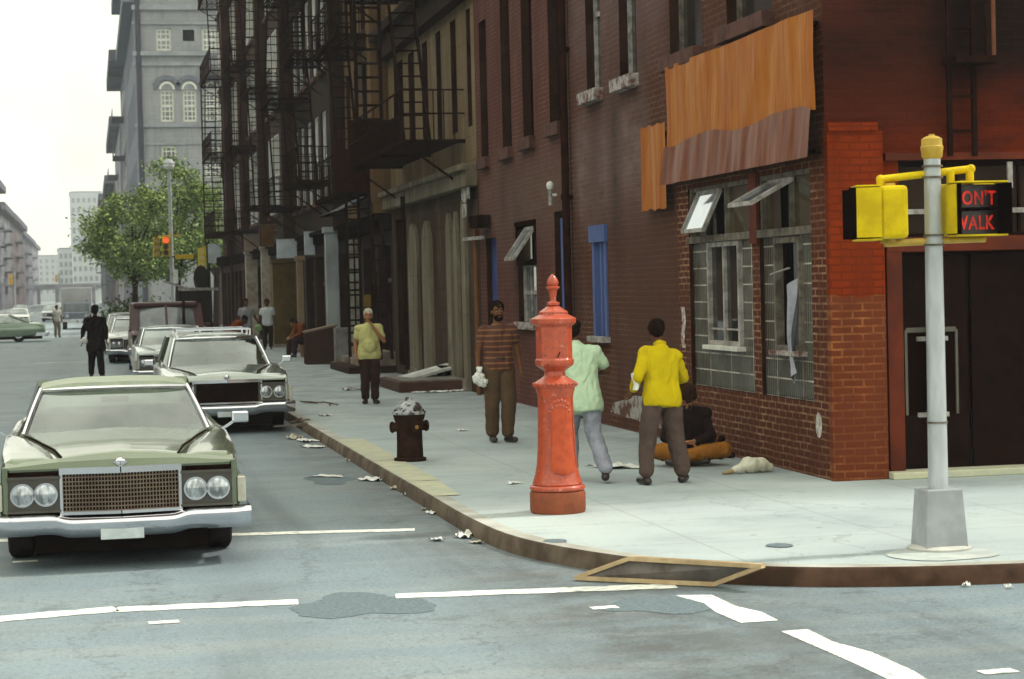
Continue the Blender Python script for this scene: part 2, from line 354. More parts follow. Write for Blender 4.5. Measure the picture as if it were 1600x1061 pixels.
hair_br = M_('brown_hair', (.035, .016, .008), .7, bump=.8, bs=60)
shoe_b = M_('dark_leather', (.02, .011, .008), .4)
def cloth(name, c, k=.75, ns=5.):
    m, nt, b = newmat(name); v = objco(nt); b.inputs['Roughness'].default_value = .9; b.inputs['Specular IOR Level'].default_value = .05
    col = mixc(nt, ramp(nt, noi(nt, v, ns, 5, .7), .36, .66), c, tuple(q*k for q in c)); col = mixc(nt, ramp(nt, noi(nt, v, ns*3, 5, .8), .58, .74, 0, .6), col, tuple(q*k*.6 for q in c)); L(nt, col, b.inputs['Base Color'])
    w1 = N(nt, 'ShaderNodeTexNoise', Scale=7., Detail=3., Distortion=1.6); L(nt, objco(nt, (1, 1, .55)), w1.inputs['Vector'])
    w2 = noi(nt, v, 120, 2); bumpit(nt, b, mathn(nt, 'ADD', w1.outputs['Fac'], mathn(nt, 'MULTIPLY', w2, .06)), .65, .05)
    return m
eyew = M_('eye_white', (.6, .55, .5), .3)
trash_w = M_('litter_paper', (.75, .76, .74), .8, c2=(.55, .55, .5), ns=12.)
trash_g = M_('litter_cream', (.50, .47, .38), .8, c2=(.3, .27, .2), ns=10.)
trash_b = M_('litter_brown', (.2, .15, .1), .8, c2=(.1, .07, .05), ns=12.)

# ------------------------------------------------------------------ world, sun, haze
w = bpy.data.worlds.new('World'); sc.world = w; w.use_nodes = True; nt = w.node_tree
SUN_EL, SUN_AZ = R(50), R(84)        # azimuth from +Y towards +X: the sun stands up the cross street to the right
sky = nt.nodes.new('ShaderNodeTexSky'); sky.sky_type = 'NISHITA'; sky.sun_disc = False
sky.sun_elevation = SUN_EL; sky.sun_rotation = SUN_AZ; sky.air_density = 1.6; sky.dust_density = 6.; sky.ozone_density = .6
hs = N(nt, 'ShaderNodeHueSaturation', Saturation=.22); L(nt, sky.outputs[0], hs.inputs['Color'])
hz0 = mixc(nt, .8, hs.outputs[0], (16.2, 16.4, 14.6))      # high white overcast veil over the clear sky
tcw = nt.nodes.new('ShaderNodeTexCoord'); cn = noi(nt, tcw.outputs['Generated'], 2.2, 5, .6)
cv = nt.nodes.new('ShaderNodeCombineXYZ'); cf_ = ramp(nt, cn, .35, .68, .62, 1.4)
for k_ in range(3): L(nt, cf_, cv.inputs[k_])
hz0 = mixc(nt, 1., hz0, cv.outputs[0], 'MULTIPLY')
mw = mixc(nt, 1., hz0, (1., .995, .95), 'MULTIPLY')
bg = nt.nodes['Background']; L(nt, mw, bg.inputs[0]); bg.inputs[1].default_value = .15
sd = bpy.data.lights.new('sun', 'SUN'); sd.energy = 4.2; sd.angle = R(4); sd.color = (1, .95, .86)
so = bpy.data.objects.new('sun', sd); COL.objects.link(so)
sdir = Vector((math.sin(SUN_AZ)*math.cos(SUN_EL), math.cos(SUN_AZ)*math.cos(SUN_EL), math.sin(SUN_EL)))
so.rotation_euler = sdir.to_track_quat('Z', 'Y').to_euler(); so.location = (0, 0, 80)
sc.view_settings.view_transform = 'Standard'; sc.view_settings.look = 'None'; sc.view_settings.gamma = 1
sc.view_settings.exposure = -.33
try:
    sc.cycles.use_denoising = True
    sc.cycles.max_bounces = 6; sc.cycles.transparent_max_bounces = 8; sc.cycles.volume_bounces = 0
except Exception: pass

# ================================================================== SETTING
def sheet(name, poly, z, mat, thick=None):
    mb = MB()
    if thick: mb.prism(poly, z-thick, z)
    else: mb.add([(p[0], p[1], z) for p in poly], [tuple(range(len(poly)))])
    o = mb.build(name, mat); return struct(o)
sheet('road', [(-900, -200), (900, -200), (900, 2500), (-900, 2500)], 0, asphalt_m)
def arc(pts, n=5):       # Catmull-Rom through the points
    P = [Vector(p) for p in pts]; P = [2*P[0]-P[1]]+P+[2*P[-1]-P[-2]]; out = []
    for i in range(1, len(P)-2):
        for k in range(n):
            t = k/n; a, b_, c, d = P[i-1], P[i], P[i+1], P[i+2]
            out.append(.5*((2*b_)+(-a+c)*t+(2*a-5*b_+4*c-d)*t*t+(-a+3*b_-3*c+d)*t**3))
    out.append(P[-2]); return out
kerbline = [Vector((3.12, 112, 0)), Vector((3.12, 60, 0))]+arc([(3.12, 22.5, 0), (3.13, 19.5, 0), (3.14, 17.3, 0), (3.24, 15.9, 0), (3.55, 14.85, 0), (4.0, 14.02, 0), (4.6, 13.5, 0), (5.3, 13.2, 0), (6.3, 13.02, 0), (8, 12.9, 0)])+[Vector((40, 12.6, 0))]
def offs(line, d):
    out = []
    for i, p in enumerate(line):
        a = line[max(i-1, 0)]; c = line[min(i+1, len(line)-1)]; t = (c-a).normalized(); out.append(p+Vector((-t.y, t.x, 0))*d)
    return out
inner = offs(kerbline, .16)
sheet('sidewalk', [(p.x, p.y) for p in inner]+[(40, 19.3), (7.3, 19.3), (7.3, 112)], .13, walk_m, .12)
def kerb(name, line, inn, mat, z=.134, top=None):
    mb = MB(); n = len(line)
    def P(i, k):
        a, b_ = line[i], inn[i]; d = (b_-a)
        return [(a.x-d.x*.12, a.y-d.y*.12, 0), (a.x, a.y, z-.02), (a.x+d.x*.12, a.y+d.y*.12, z), (b_.x, b_.y, z), (b_.x, b_.y, 0)][k]
    for i in range(n-1):
        for k in range(4):
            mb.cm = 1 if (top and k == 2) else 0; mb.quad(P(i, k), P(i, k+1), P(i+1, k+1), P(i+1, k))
    return struct(mb.build(name, [mat, top or mat], smooth=40))
ks = next(i for i, p in enumerate(kerbline) if p.y < 14.2)
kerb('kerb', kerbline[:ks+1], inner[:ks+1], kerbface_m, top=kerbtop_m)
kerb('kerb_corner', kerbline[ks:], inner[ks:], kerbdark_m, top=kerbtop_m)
sheet('sidewalk_far', [(2.9, 131), (30, 131), (30, 900), (2.9, 900)], .13, walk_m, .12)
sheet('sidewalk_opposite', [(-16.4, 131), (-12, 131), (-12, 900), (-16.4, 900)], .13, walk_m, .12)
sheet('sidewalk_opposite_near', [(-16.4, 22), (-12, 22), (-12, 112), (-16.4, 112)], .13, walk_m, .12)
# road markings
def mark(name, pts, z=.004, mat=paint_m):
    mb = MB(); mb.add([(p[0], p[1], z) for p in pts], [tuple(range(len(pts)))]); return struct(mb.build(name, mat))
def strip(name, a, b_, wd, n=14, seed=1):
    rnd = random.Random(seed); a = Vector(a); b_ = Vector(b_); t = (b_-a).normalized(); s = Vector((-t.y, t.x, 0)); L_ = []; R_ = []
    for i in range(n+1):
        p = a.lerp(b_, i/n); L_.append(p+s*(wd/2+rnd.uniform(-.012, .012))); R_.append(p-s*(wd/2+rnd.uniform(-.012, .012)))
    return mark(name, L_+R_[::-1])
strip('crosswalk_line', G(-60, 973), G(182, 952), .24, seed=2)
strip('crosswalk_line', G(182, 953), G(466, 941), .22, seed=3)
strip('crosswalk_line', G(618, 932), G(1056, 916), .22, seed=4)
strip('stop_line', G(-30, 846), G(648, 828), .2, seed=5)
mark('lane_marking', [G(1055, 931), G(1112, 930), G(1150, 948), G(1190, 957), G(1216, 970), G(1158, 974), G(1118, 957), G(1100, 943)])
mark('lane_marking', [G(1220, 987), G(1262, 984), G(1300, 1003), G(1362, 1020), G(1425, 1048), G(1470, 1075), G(1415, 1075), G(1330, 1035)])
for x, y, w_ in ((257, 973, .10), (945, 950, .09), (1560, 1050, .1), (40, 878, .1), (105, 566, 1.0)):
    p = G(x, y); mark('paint_fleck', [(p.x-w_, p.y-.06, 0), (p.x+w_, p.y-.05, 0), (p.x+w_*.9, p.y+.06, 0), (p.x-w_*1.05, p.y+.05, 0)], .005)
def blob(name, c, rx, ry, z, mat, seed=1, n=60, lob=1.):
    rnd = random.Random(seed); pts = []
    for i in range(n):
        t = 2*PI*i/n; k = 1+lob*(rnd.uniform(-.05, .05)+.16*math.sin(3*t+seed)+.1*math.sin(5*t+seed*2)); pts.append((c[0]+rx*k*math.cos(t), c[1]+ry*k*math.sin(t)))
    mb = MB(); mb.add([(p[0], p[1], z) for p in pts], [tuple(range(n))]); return struct(mb.build(name, mat))
blob('road_patch', G(565, 946), .46, .50, .003, patch_m, 3)
blob('road_patch', G(1035, 945), .36, .38, .003, patch_m, 5)
blob('road_patch', G(515, 750), .25, .55, .003, patch_m, 7)
mark('sidewalk_slab_yellowed', [(3.15, 27.2), (3.50, 27.2), (3.50, 23.6), (3.15, 23.6)], .1375, yslab_m)
mark('sidewalk_slab_yellowed', [(3.15, 23.56), (3.50, 23.56), (3.48, 20.9), (3.15, 20.9)], .1375, yslab_m)
mark('sidewalk_slab_yellowed', [(3.15, 20.86), (3.46, 20.86), (3.42, 19.3), (3.15, 19.3)], .1375, yslab_m)
blob('pole_footing', G(1470, 866, .13), .40, .36, .1355, M_('fresh_cement', (.44, .47, .44), .8, c2=(.34, .38, .37), ns=5), 9, lob=.25)
blob('utility_cover', G(1218, 853, .13), .1, .12, .1365, patch_m, 11, lob=.2)
blob('utility_cover', G(868, 846, .13), .09, .12, .1365, patch_m, 12, lob=.2)

# ================================================================== BUILDINGS
def wp(ax, P, u, z, d): return (P+d, u, z) if ax == 'x' else (u, P+d, z)
def wbox(mb, ax, P, u0, u1, z0, z1, d0, d1):
    if ax == 'x': mb.box(P+d0, P+d1, u0, u1, z0, z1)
    else: mb.box(u0, u1, P+d0, P+d1, z0, z1)
def wall(mb, ax, P, u0, u1, z0, z1, holes, depth=.2):
    us = sorted({u0, u1}|{h[i] for h in holes for i in (0, 1) if u0 < h[i] < u1}); zs = sorted({z0, z1}|{h[i] for h in holes for i in (2, 3) if z0 < h[i] < z1})
    for a, c in zip(us[:-1], us[1:]):
        for e, g in zip(zs[:-1], zs[1:]):
            um, zm = (a+c)/2, (e+g)/2
            if any(h[0] < um < h[1] and h[2] < zm < h[3] for h in holes): continue
            mb.quad(wp(ax, P, a, e, 0), wp(ax, P, c, e, 0), wp(ax, P, c, g, 0), wp(ax, P, a, g, 0))
    mb.cm = 1
    for h in holes:
        a, c, e, g = h[:4]; D = depth
        mb.quad(wp(ax, P, a, e, 0), wp(ax, P, a, g, 0), wp(ax, P, a, g, D), wp(ax, P, a, e, D))
        mb.quad(wp(ax, P, c, e, 0), wp(ax, P, c, g, 0), wp(ax, P, c, g, D), wp(ax, P, c, e, D))
        mb.quad(wp(ax, P, a, e, 0), wp(ax, P, c, e, 0), wp(ax, P, c, e, D), wp(ax, P, a, e, D))
        mb.quad(wp(ax, P, a, g, 0), wp(ax, P, c, g, 0), wp(ax, P, c, g, D), wp(ax, P, a, g, D))
    mb.cm = 0
def wt(o):
    v_ = Vector((0, 0, 0))
    while o: v_ += o.location; o = o.parent
    return v_
def bw(mb, name, mats, parent, **k):     # build a part given in world coordinates
    if any(mb.m) and not isinstance(mats, list): mats = [mats, mats if 'grey' in mats.name else reveal_shade]
    o = mb.build(name, mats, **k); o.parent = parent; o.location = -wt(parent); return o
def window(par, ax, P, h, depth=.17, fw=.05, rows=2, cols=1, fm=greywood, gm=glassd, sill=None, so_=.09, sh=.12, name='window'):
    a, c, e, g = h[:4]; mb = MB(); d0, d1 = depth-.05, depth+.02
    wbox(mb, ax, P, a, a+fw, e, g, d0, d1); wbox(mb, ax, P, c-fw, c, e, g, d0, d1)
    wbox(mb, ax, P, a+fw, c-fw, e, e+fw, d0, d1); wbox(mb, ax, P, a+fw, c-fw, g-fw, g, d0, d1)
    for i in range(1, rows):
        z = e+(g-e)*i/rows; t = fw*.55 if i*2 == rows else fw*.28
        wbox(mb, ax, P, a+fw, c-fw, z-t, z+t, d0+.012, d1-.006)
    for i in range(1, cols):
        u = a+(c-a)*i/cols; wbox(mb, ax, P, u-fw*.25, u+fw*.25, e+fw, g-fw, d0+.016, d1-.009)
    wo = bw(mb, name, fm, par)
    q = MB(); wbox(q, ax, P, a+fw*.5, c-fw*.5, e+fw*.5, g-fw*.5, depth-.004, depth+.006); bw(q, 'pane', gm, wo)
    if sill:
        q = MB(); wbox(q, ax, P, a-.08, c+.08, e-sh, e, -so_, depth-.06); bw(q, 'sill', sill, wo, bevel=.008)
    return wo
def shell(par, X0, X1, Y0, Y1, Z, mats, wallx=None, wally=None, front='x', roofm=farst[0], gap=0.):
    """side, back walls and roof of a building whose west wall (and maybe south wall) is built apart"""
    mb = MB()
    mb.quad((X1, Y0, 0), (X1, Y1, 0), (X1, Y1, Z), (X1, Y0, Z)); mb.quad((X0, Y1, 0), (X1, Y1, 0), (X1, Y1, Z), (X0, Y1, Z))
    if wally is None: mb.quad((X0, Y0, 0), (X1, Y0, 0), (X1, Y0, Z), (X0, Y0, Z))
    if wallx is None: mb.quad((X0, Y0, 0), (X0, Y1, 0), (X0, Y1, Z), (X0, Y0, Z))
    bw(mb, 'wall', mats, par)
    r_ = MB(); r_.box(X0-.05, X1+.05, Y0+gap, Y1-gap, Z, Z+.25); bw(r_, 'roof', roofm, par)
    q = MB(); q.box(X0+.5, X0+.55, Y0+.05, Y1-.05, .02, Z-.1); bw(q, 'inner_wall', blackin, par)

XW = 7.1
# ---------------- corner building
YA = 19.1
A = thing('corner_building', 'dark red brick corner building with orange painted pier and storefront window of glass blocks', 'building', (XW, YA, 0))
s1 = (21.42, 23.82, .88, 3.24); s2 = (19.55, 21.17, .88, 3.24)
up = [(23.12, 24.45, 4.88, 7.1), (20.6, 22.15, 4.95, 7.1), (27.92, 28.78, 4.87, 7.1), (26.02, 26.9, 4.87, 7.1)]
blu = (27.82, 28.66, 1.38, 2.72)
ent = [(7.86, 9.42, .13, 2.36), (7.86, 9.9, 2.5, 3.27), (10.4, 11.6, .9, 2.36)]
mb = MB(); wall(mb, 'x', XW, YA, 24.3, 0, 3.3, [s1, s2]); bw(mb, 'lower_wall', brickApaint, A)
mb = MB(); wall(mb, 'x', XW, 24.3, 29.88, 0, 3.3, [blu]); wall(mb, 'x', XW, YA, 29.88, 3.3, 14, up); bw(mb, 'wall', brickA, A)
upf = [(8.6, 9.6, 5.6, 7.6), (11.2, 12.2, 5.2, 7.2)]
mb = MB(); wall(mb, 'y', YA, XW, 24, 0, 3.3, ent, .25); bw(mb, 'front_wall', brickFront, A)
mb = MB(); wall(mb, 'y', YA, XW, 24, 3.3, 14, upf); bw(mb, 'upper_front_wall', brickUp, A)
shell(A, XW, 24, YA, 29.88, 14, dbrick1, wallx=1, wally=1)
# corner pier
mb = MB(); mb.box(XW-.012, 7.66, YA-.10, YA-.004, 0, 3.56); mb.box(XW-.012, 7.60, YA-.14, YA-.004, 3.56, 3.64)
pierm = brick('orange_painted_pier', (.15, .035, .012), (.11, .026, .01), (.34, .13, .04), 'y', sa=.35, soot=(.04, .012, .005), paint=[((.21, .024, .001), 1.95, 4.4, 6, 8)])
bw(mb, 'pier', pierm, A)
mb = MB(); mb.box(7.70, 7.86, YA-.05, YA+.02, .13, 2.52); mb.box(9.42, 9.6, YA-.05, YA+.02, .13, 2.52); mb.box(7.70, 9.6, YA-.06, YA+.03, 2.37, 2.51)
mb.box(7.7, 12.5, YA-.07, YA+.02, 3.27, 3.34)
bw(mb, 'door_surround', redp, A)
mb = MB(); mb.box(7.9, 8.62, YA+.12, YA+.16, .2, 2.34); mb.box(8.66, 9.4, YA+.12, YA+.16, .2, 2.34)
do = bw(mb, 'door', darkwood, A)
q = MB(); q.ell((9.3, YA+.09, 1.72), (.025,)*3); bw(q, 'handle', chrome, do)
mb = MB(); mb.box(7.66, 12.2, YA-.22, YA+.1, .13, .2); bw(mb, 'doorstep', yslab_m, A, bevel=.012)
window(A, 'y', YA, ent[1], .2, .05, 1, 3, fm=darkwood, gm=M_('smoked_glass', (.03, .014, .007), .5, spec=.1), name='transom_window')
q = MB(); q.box(7.9, 9.9, YA+.05, YA+.09, 2.74, 2.79); bw(q, 'transom_bar', woodwhite, A)
q = MB(); q.box(8.98, 9.03, YA-.1, YA-.07, 2.98, 3.24); bw(q, 'bracket', woodwhite, A)
for h in upf: window(A, 'y', YA, h, .15, .06, 2, 1, fm=darkwood, gm=glassd, sill=sillm)
# fire ladder frame on the front
fl = MB()
for x in (8.36, 8.62): fl.bar((x, YA-.12, 3.3), (x, YA-.12, 9), .045)
for i in range(14): fl.bar((8.36, YA-.12, 3.55+i*.34), (8.62, YA-.12, 3.55+i*.34), .03)
fl.bar((8.7, YA-.3, 4.25), (8.7, YA-.3, 9), .05); fl.box(8.34, 8.76, YA-.35, YA-.02, 4.2, 4.27)
lad = thing('wall_ladder', 'dark iron ladder fixed high on the front of the corner building', 'ladder', (8.5, YA-.12, 3.3))
bw(fl, 'rails', iron, lad)
q = MB(); q.tube((8.86, YA-.06, 4.25), (8.86, YA-.06, 9), .03); pp = thing('wall_conduit', 'thin rusty conduit running up the front wall beside the iron ladder', 'pipe', (8.86, YA, 4.25)); bw(q, 'pipe', M_('rust_conduit', (.16, .06, .03), .7), pp)
# glass block storefront
gb, nt, b = newmat('glass_block')
t = nt.nodes.new('ShaderNodeTexCoord'); s = nt.nodes.new('ShaderNodeSeparateXYZ'); cmb = nt.nodes.new('ShaderNodeCombineXYZ')
L(nt, t.outputs['Object'], s.inputs[0]); L(nt, s.outputs['Y'], cmb.inputs[0]); L(nt, mathn(nt, 'SUBTRACT', s.outputs['Z'], .88), cmb.inputs[1])
br = N(nt, 'ShaderNodeTexBrick', Scale=1.); br.offset = 0.; br.inputs['Brick Width'].default_value = .8; br.inputs['Row Height'].default_value = .2; br.inputs['Mortar Size'].default_value = .009
br.inputs['Mortar Smooth'].default_value = .2
L(nt, cmb.outputs[0], br.inputs['Vector'])
wv = N(nt, 'ShaderNodeTexWave', Scale=5.2, Distortion=.6, Detail=1.); wv.bands_direction = 'Y'; L(nt, t.outputs['Object'], wv.inputs['Vector'])
v = objco(nt)
base = mixc(nt, ramp(nt, wv.outputs['Fac'], .2, .8), (.040, .032, .020), (.095, .085, .062))
base = mixc(nt, ramp(nt, noi(nt, v, 2.5, 4), .4, .65), base, mixc(nt, .5, base, (.16, .17, .16)))
hm = ramp(nt, noi(nt, v, 3.), .35, .6, .15, 1.)
base = mixc(nt, mathn(nt, 'MULTIPLY', br.outputs['Fac'], hm), base, (.50, .48, .40))
L(nt, base, b.inputs['Base Color']); b.inputs['Roughness'].default_value = .22; b.inputs['Specular IOR Level'].default_value = .7
bumpit(nt, b, mathn(nt, 'ADD', wv.outputs['Fac'], mathn(nt, 'MULTIPLY', br.outputs['Fac'], -1.)), .5, .012)
def storefront(h, case, k):
    a, c, e, g = h; ca, cc, ce, cg = case
    st = bpy.data.objects.new('storefront_window', None); COL.objects.link(st); st.parent = A; st.location = (0, (a+c)/2-YA, e)
    mb = MB(); wall(mb, 'x', XW+.05, a, c, e, 2.58, [(ca, cc, ce, min(cg, 2.579))], .09); bw(mb, 'glass_blocks', gb, st)
    # transom bar + frame round the upper lights
    mb = MB(); wbox(mb, 'x', XW, a-.02, c+.02, 2.58, 2.66, -.03, .12)
    wbox(mb, 'x', XW, a, a+.05, 2.66, g, .02, .1); wbox(mb, 'x', XW, c-.05, c, 2.66, g, .02, .1); wbox(mb, 'x', XW, a+.05, c-.05, g-.05, g, .02, .1)
    m1 = a+(c-a)*.42; wbox(mb, 'x', XW, m1-.025, m1+.025, 2.66, g-.05, .02, .1)
    if k == 1: wbox(mb, 'x', XW, a+(c-a)*.74-.02, a+(c-a)*.74+.02, 2.66, g-.05, .03, .09)
    bw(mb, 'transom_frame', greywood, st)
    q = MB(); wbox(q, 'x', XW, a+.05, m1-.02, 2.66, g-.05, .07, .075); bw(q, 'pane', glassb, st)
    q = MB()
    wbox(q, 'x', XW, m1+.5 if k == 1 else m1+.42, c-.05, 2.66, g-.05, .07, .075); bw(q, 'pane', glassb, st)
    # hopper light tipped open, hinged at the foot and leaning out over the street
    y0, y1 = (m1+.2, c-.35) if k == 1 else (m1+.03, m1+.55)
    q = MB(); zb, zt, dt = (2.74, 3.12, -.2) if k == 1 else (2.98, 3.16, -.42)
    P0 = [(XW-.02, y0, zb), (XW-.02, y1, zb)]; P1 = [(XW+dt, y0, zt), (XW+dt, y1, zt)]
    if k == 1: P0 = [(XW+dt*.9, y0, zb-.02), (XW+dt*.9, y1, zb-.02)]; P1 = [(XW+.03, y0, zt+.05), (XW+.03, y1, zt+.05)]
    else: P0 = [(XW+dt, y0-.1, zb-.06), (XW+dt, y1+.1, zb-.06)]; P1 = [(XW+.03, y0-.1, zt), (XW+.03, y1+.1, zt)]
    for p_, r_ in ((P0[0], P0[1]), (P1[0], P1[1]), (P0[0], P1[0]), (P0[1], P1[1])): q.bar(p_, r_, .045)
    hop = bw(q, 'hopper_light', woodwhite, st)
    q = MB(); q.quad(P0[0], P0[1], P1[1], P1[0]); bw(q, 'pane', M_('sky_glass', (.45, .5, .55), .05, c2=(.4, .45, .5), spec=1., metal=.5) if k == 1 else glassg, hop)
    # casement
    mb = MB(); f = .055
    wbox(mb, 'x', XW, ca, ca+f, ce, cg, 0, .09); wbox(mb, 'x', XW, cc-f, cc, ce, cg, 0, .09); wbox(mb, 'x', XW, ca+f, cc-f, ce, ce+f, 0, .09)
    wbox(mb, 'x', XW, ca+f, cc-f, cg-f, cg, 0, .09)
    um = (ca+cc)/2
    if k == 1:
        wbox(mb, 'x', XW, um-.025, um+.025, ce+f, cg-f, .01, .085)
        wbox(mb, 'x', XW, ca+f, cc-f, ce+.18, ce+.2, .02, .08)
    co = bw(mb, 'casement', greywood if k == 2 else woodwhite, st)
    q = MB()
    if k == 1: wbox(q, 'x', XW, ca+f, cc-f, ce+f, cg-f, .05, .056)
    else: wbox(q, 'x', XW, ca+f, ca+.3, ce+f, cg-f, .05, .056)
    bw(q, 'pane', M_('street_glass', (.03, .028, .025), .03, spec=1., metal=.3) if k == 1 else glassg, co)
    if k == 2:       # broken sash with a rag hanging in it
        q = MB()
        q.grid(lambda u_, v_: (XW-.02-.04*math.sin(u_*5+v_*4), ca+f+.02+u_*.2+.05*math.sin(v_*6), ce-.22+v_*1.0-u_*.12), 8, 14)
        bw(q, 'hanging_rag', cloth('grey_rag', (.36, .37, .42), .7), co)
        q = MB(); q.bar((XW-.04, ca+.2, ce+.86), (XW-.05, cc-f, ce+.8), .03, .012); bw(q, 'loose_slat', woodwhite, co)
    q = MB(); wbox(q, 'x', XW, ca-.06, cc+.06, ce-.05, ce, -.06, .1); bw(q, 'sill', cream if k == 1 else sillw, co, bevel=.006)
    return st
storefront(s1, (21.92, 23.12, 1.38, 2.575), 1)
storefront(s2, (19.92, 20.72, 1.38, 2.56), 2)
q = MB(); wbox(q, 'x', XW, 21.17, 21.42, 2.52, 3.3, -.03, -.004); bw(q, 'pier_cap', redp, A)
for i, h in enumerate(up): window(A, 'x', XW, h, .17, .06, 2, 1, fm=woodwhite if i > 1 else greywood, gm=glassd, sill=sillw if i > 1 else sillm, so_=.14, sh=.17)
for i, (ya, yb, za, zb) in enumerate(((28.02, 28.2, 6.35, 7.1), (28.32, 28.42, 6.35, 7.1), (26.2, 26.4, 6.5, 7.1))):
    q = MB(); q.box(XW+.07, XW+.09, ya, yb, za, zb); bw(q, 'curtain', M_('pale_curtain', (.5, .62, .65), .8), A)
# blue boarded window
bo = MB(); wbox(bo, 'x', XW, blu[0]+.02, blu[0]+.14, blu[2], blu[3], -.02, .1); wbox(bo, 'x', XW, blu[1]-.14, blu[1]-.02, blu[2], blu[3], -.02, .1)
wbox(bo, 'x', XW, blu[0]-.04, blu[1]+.04, blu[3], blu[3]+.24, -.05, .05); wbox(bo, 'x', XW, blu[0]+.36, blu[0]+.42, blu[2], blu[3], .0, .1)
bwn = bw(bo, 'boarded_window', bluep, A)
q = MB(); wbox(q, 'x', XW, blu[0]+.14, blu[1]-.14, blu[2], blu[3], .06, .09); bw(q, 'board', bluep, bwn)
q = MB(); wbox(q, 'x', XW, blu[0]-.08, blu[1]+.08, blu[2]-.08, blu[2], -.1, .1); bw(q, 'sill', woodwhite, bwn)
# orange sheet-metal sign band
om, nt, b = newmat('orange_sheet_metal')
v = objco(nt, (1, 1.2, .22)); f = ramp(nt, noi(nt, v, 3.2, 6, .7), .42, .66)
cO = mixc(nt, f, (.32, .085, .003), (.40, .145, .014))
cO = mixc(nt, ramp(nt, noi(nt, objco(nt, (1, 2, .5)), 1.6, 5, .7), .66, .8), cO, (.40, .20, .08))
cO = mixc(nt, ramp(nt, noi(nt, objco(nt, (1, 2, .3)), 2.6, 5, .7), .6, .72), cO, (.22, .07, .02))
L(nt, cO, b.inputs['Base Color']); b.inputs['Roughness'].default_value = .5; b.inputs['Specular IOR Level'].default_value = .15
bumpit(nt, b, noi(nt, v, 2.6, 3), .6, .06)
om2 = M_('rust_sheet_metal', (.12, .028, .008), .42, c2=(.18, .055, .022), spec=.25, ns=3., stretch=(1, 1.6, .35), bump=.7, bs=3.)
def crumple(u, z, s_=0., amp=.026): return amp*noise.noise(Vector((u*2.2+s_, z*.7, s_)))+amp*.5*noise.noise(Vector((u*7+s_, z*1.5, s_+5)))
sp = thing('sign_band', 'wide crumpled orange sheet-metal sign band above the glass-block storefront', 'sign', (XW, 21.9, 3.3))
def seam(u): return 3.78+.04*math.sin(u*2.3)
mb = MB(); mb.grid(lambda u, v_: (XW-.14-crumple(18.98+u*5.22, v_*1.4, 1), 18.98+u*5.22, seam(18.98+u*5.22)+v_*((4.74+.008*math.sin(u*9))-seam(18.98+u*5.22))), 60, 16)
o = bw(mb, 'upper_sheet', om, sp, smooth=60)
mb = MB(); mb.grid(lambda u, v_: (XW-.17-crumple(18.98+u*5.25, v_*.5, 9, .03)-.05*(1-v_), 18.98+u*5.25, 3.31+v_*(seam(18.98+u*5.25)-3.29+.03*noise.noise(Vector((u*9, 0, 0)))*.6)), 80, 8)
bw(mb, 'lower_sheet', om2, sp, smooth=60)
mb = MB(); mb.box(XW-.06, XW, 19.2, 24.4, 3.36, 3.40); mb.box(XW-.06, XW, 19.2, 24.4, 4.62, 4.66); bw(mb, 'batten', darkwood, sp)
sp = thing('side_sheet', 'small orange sheet hanging left of the wide orange sign band', 'sign', (XW, 25, 3.1))
mb = MB(); mb.grid(lambda u, v_: (XW-.12-crumple(u*1.1, v_, 4), 24.35+u*1.12, 3.04+.05*noise.noise(Vector((u*5, 1, 1)))+v_*1.06), 14, 14); o = bw(mb, 'sheet', om, sp, smooth=60)
mb = MB(); mb.box(XW-.04, XW, 24.6, 25.6, 3.95, 4.0); bw(mb, 'batten', darkwood, sp)
# stickers / worn patches on the wall
st = MB(); st.lathe([(.0001, 0), (.085, 0), (.085, .004), (.0001, .004)], n=24); so_ = st.build('wall_sticker', M_('sticker', (.6, .58, .52), .6, c2=(.25, .2, .18), ns=18.)); so_.rotation_euler = (0, -PI/2, 0)
so_.scale = (1.5, 1, 1); so_.location = (XW-.003, 19.42, .66); tag(so_, 'small round pale sticker low on the brick near the corner', 'sticker')
mb = MB(); mb.grid(lambda u, v_: (XW-.012, 24.02+u*.16+.03*math.sin(v_*7), 1.32+v_*.5), 4, 8); tag(mb.build('torn_poster', M_('torn_paper', (.62, .62, .6), .8, c2=(.2, .1, .07), ns=14.)), 'torn strip of white paper pasted beside the glass-block window', 'poster')
mb = MB(); mb.add([(XW-.006, 26.2+1.5*math.cos(i*PI/7)*(1+.2*math.sin(i*3)), .42+.17*math.sin(i*PI/7)*(1+.3*math.sin(i*5))) for i in range(14)], [tuple(range(14))])
bw(mb, 'whitewash_patch', M_('scraped_plaster', (.34, .32, .30), .9, c2=(.10, .045, .03), ns=5., lo=.42, hi=.56), A)
# drain pipe at the party wall
dp = thing('drain_pipe', 'dark rusty drain pipe between the two red brick buildings', 'pipe', (XW-.08, 29.9, 0))
q = MB(); q.tube((XW-.09, 29.9, .13), (XW-.09, 29.9, 13), .06, n=12)
for z in (1.2, 3.4, 5.6, 7.8): q.tube((XW-.09, 29.9, z), (XW-.09, 29.9, z+.08), .078)
bw(q, 'pipe', rustiron, dp, smooth=40)
for z in (1.22, 3.42, 5.62): q = MB(); q.box(XW-.1, XW, 29.8, 30.0, z, z+.04); bw(q, 'clamp', iron, dp)

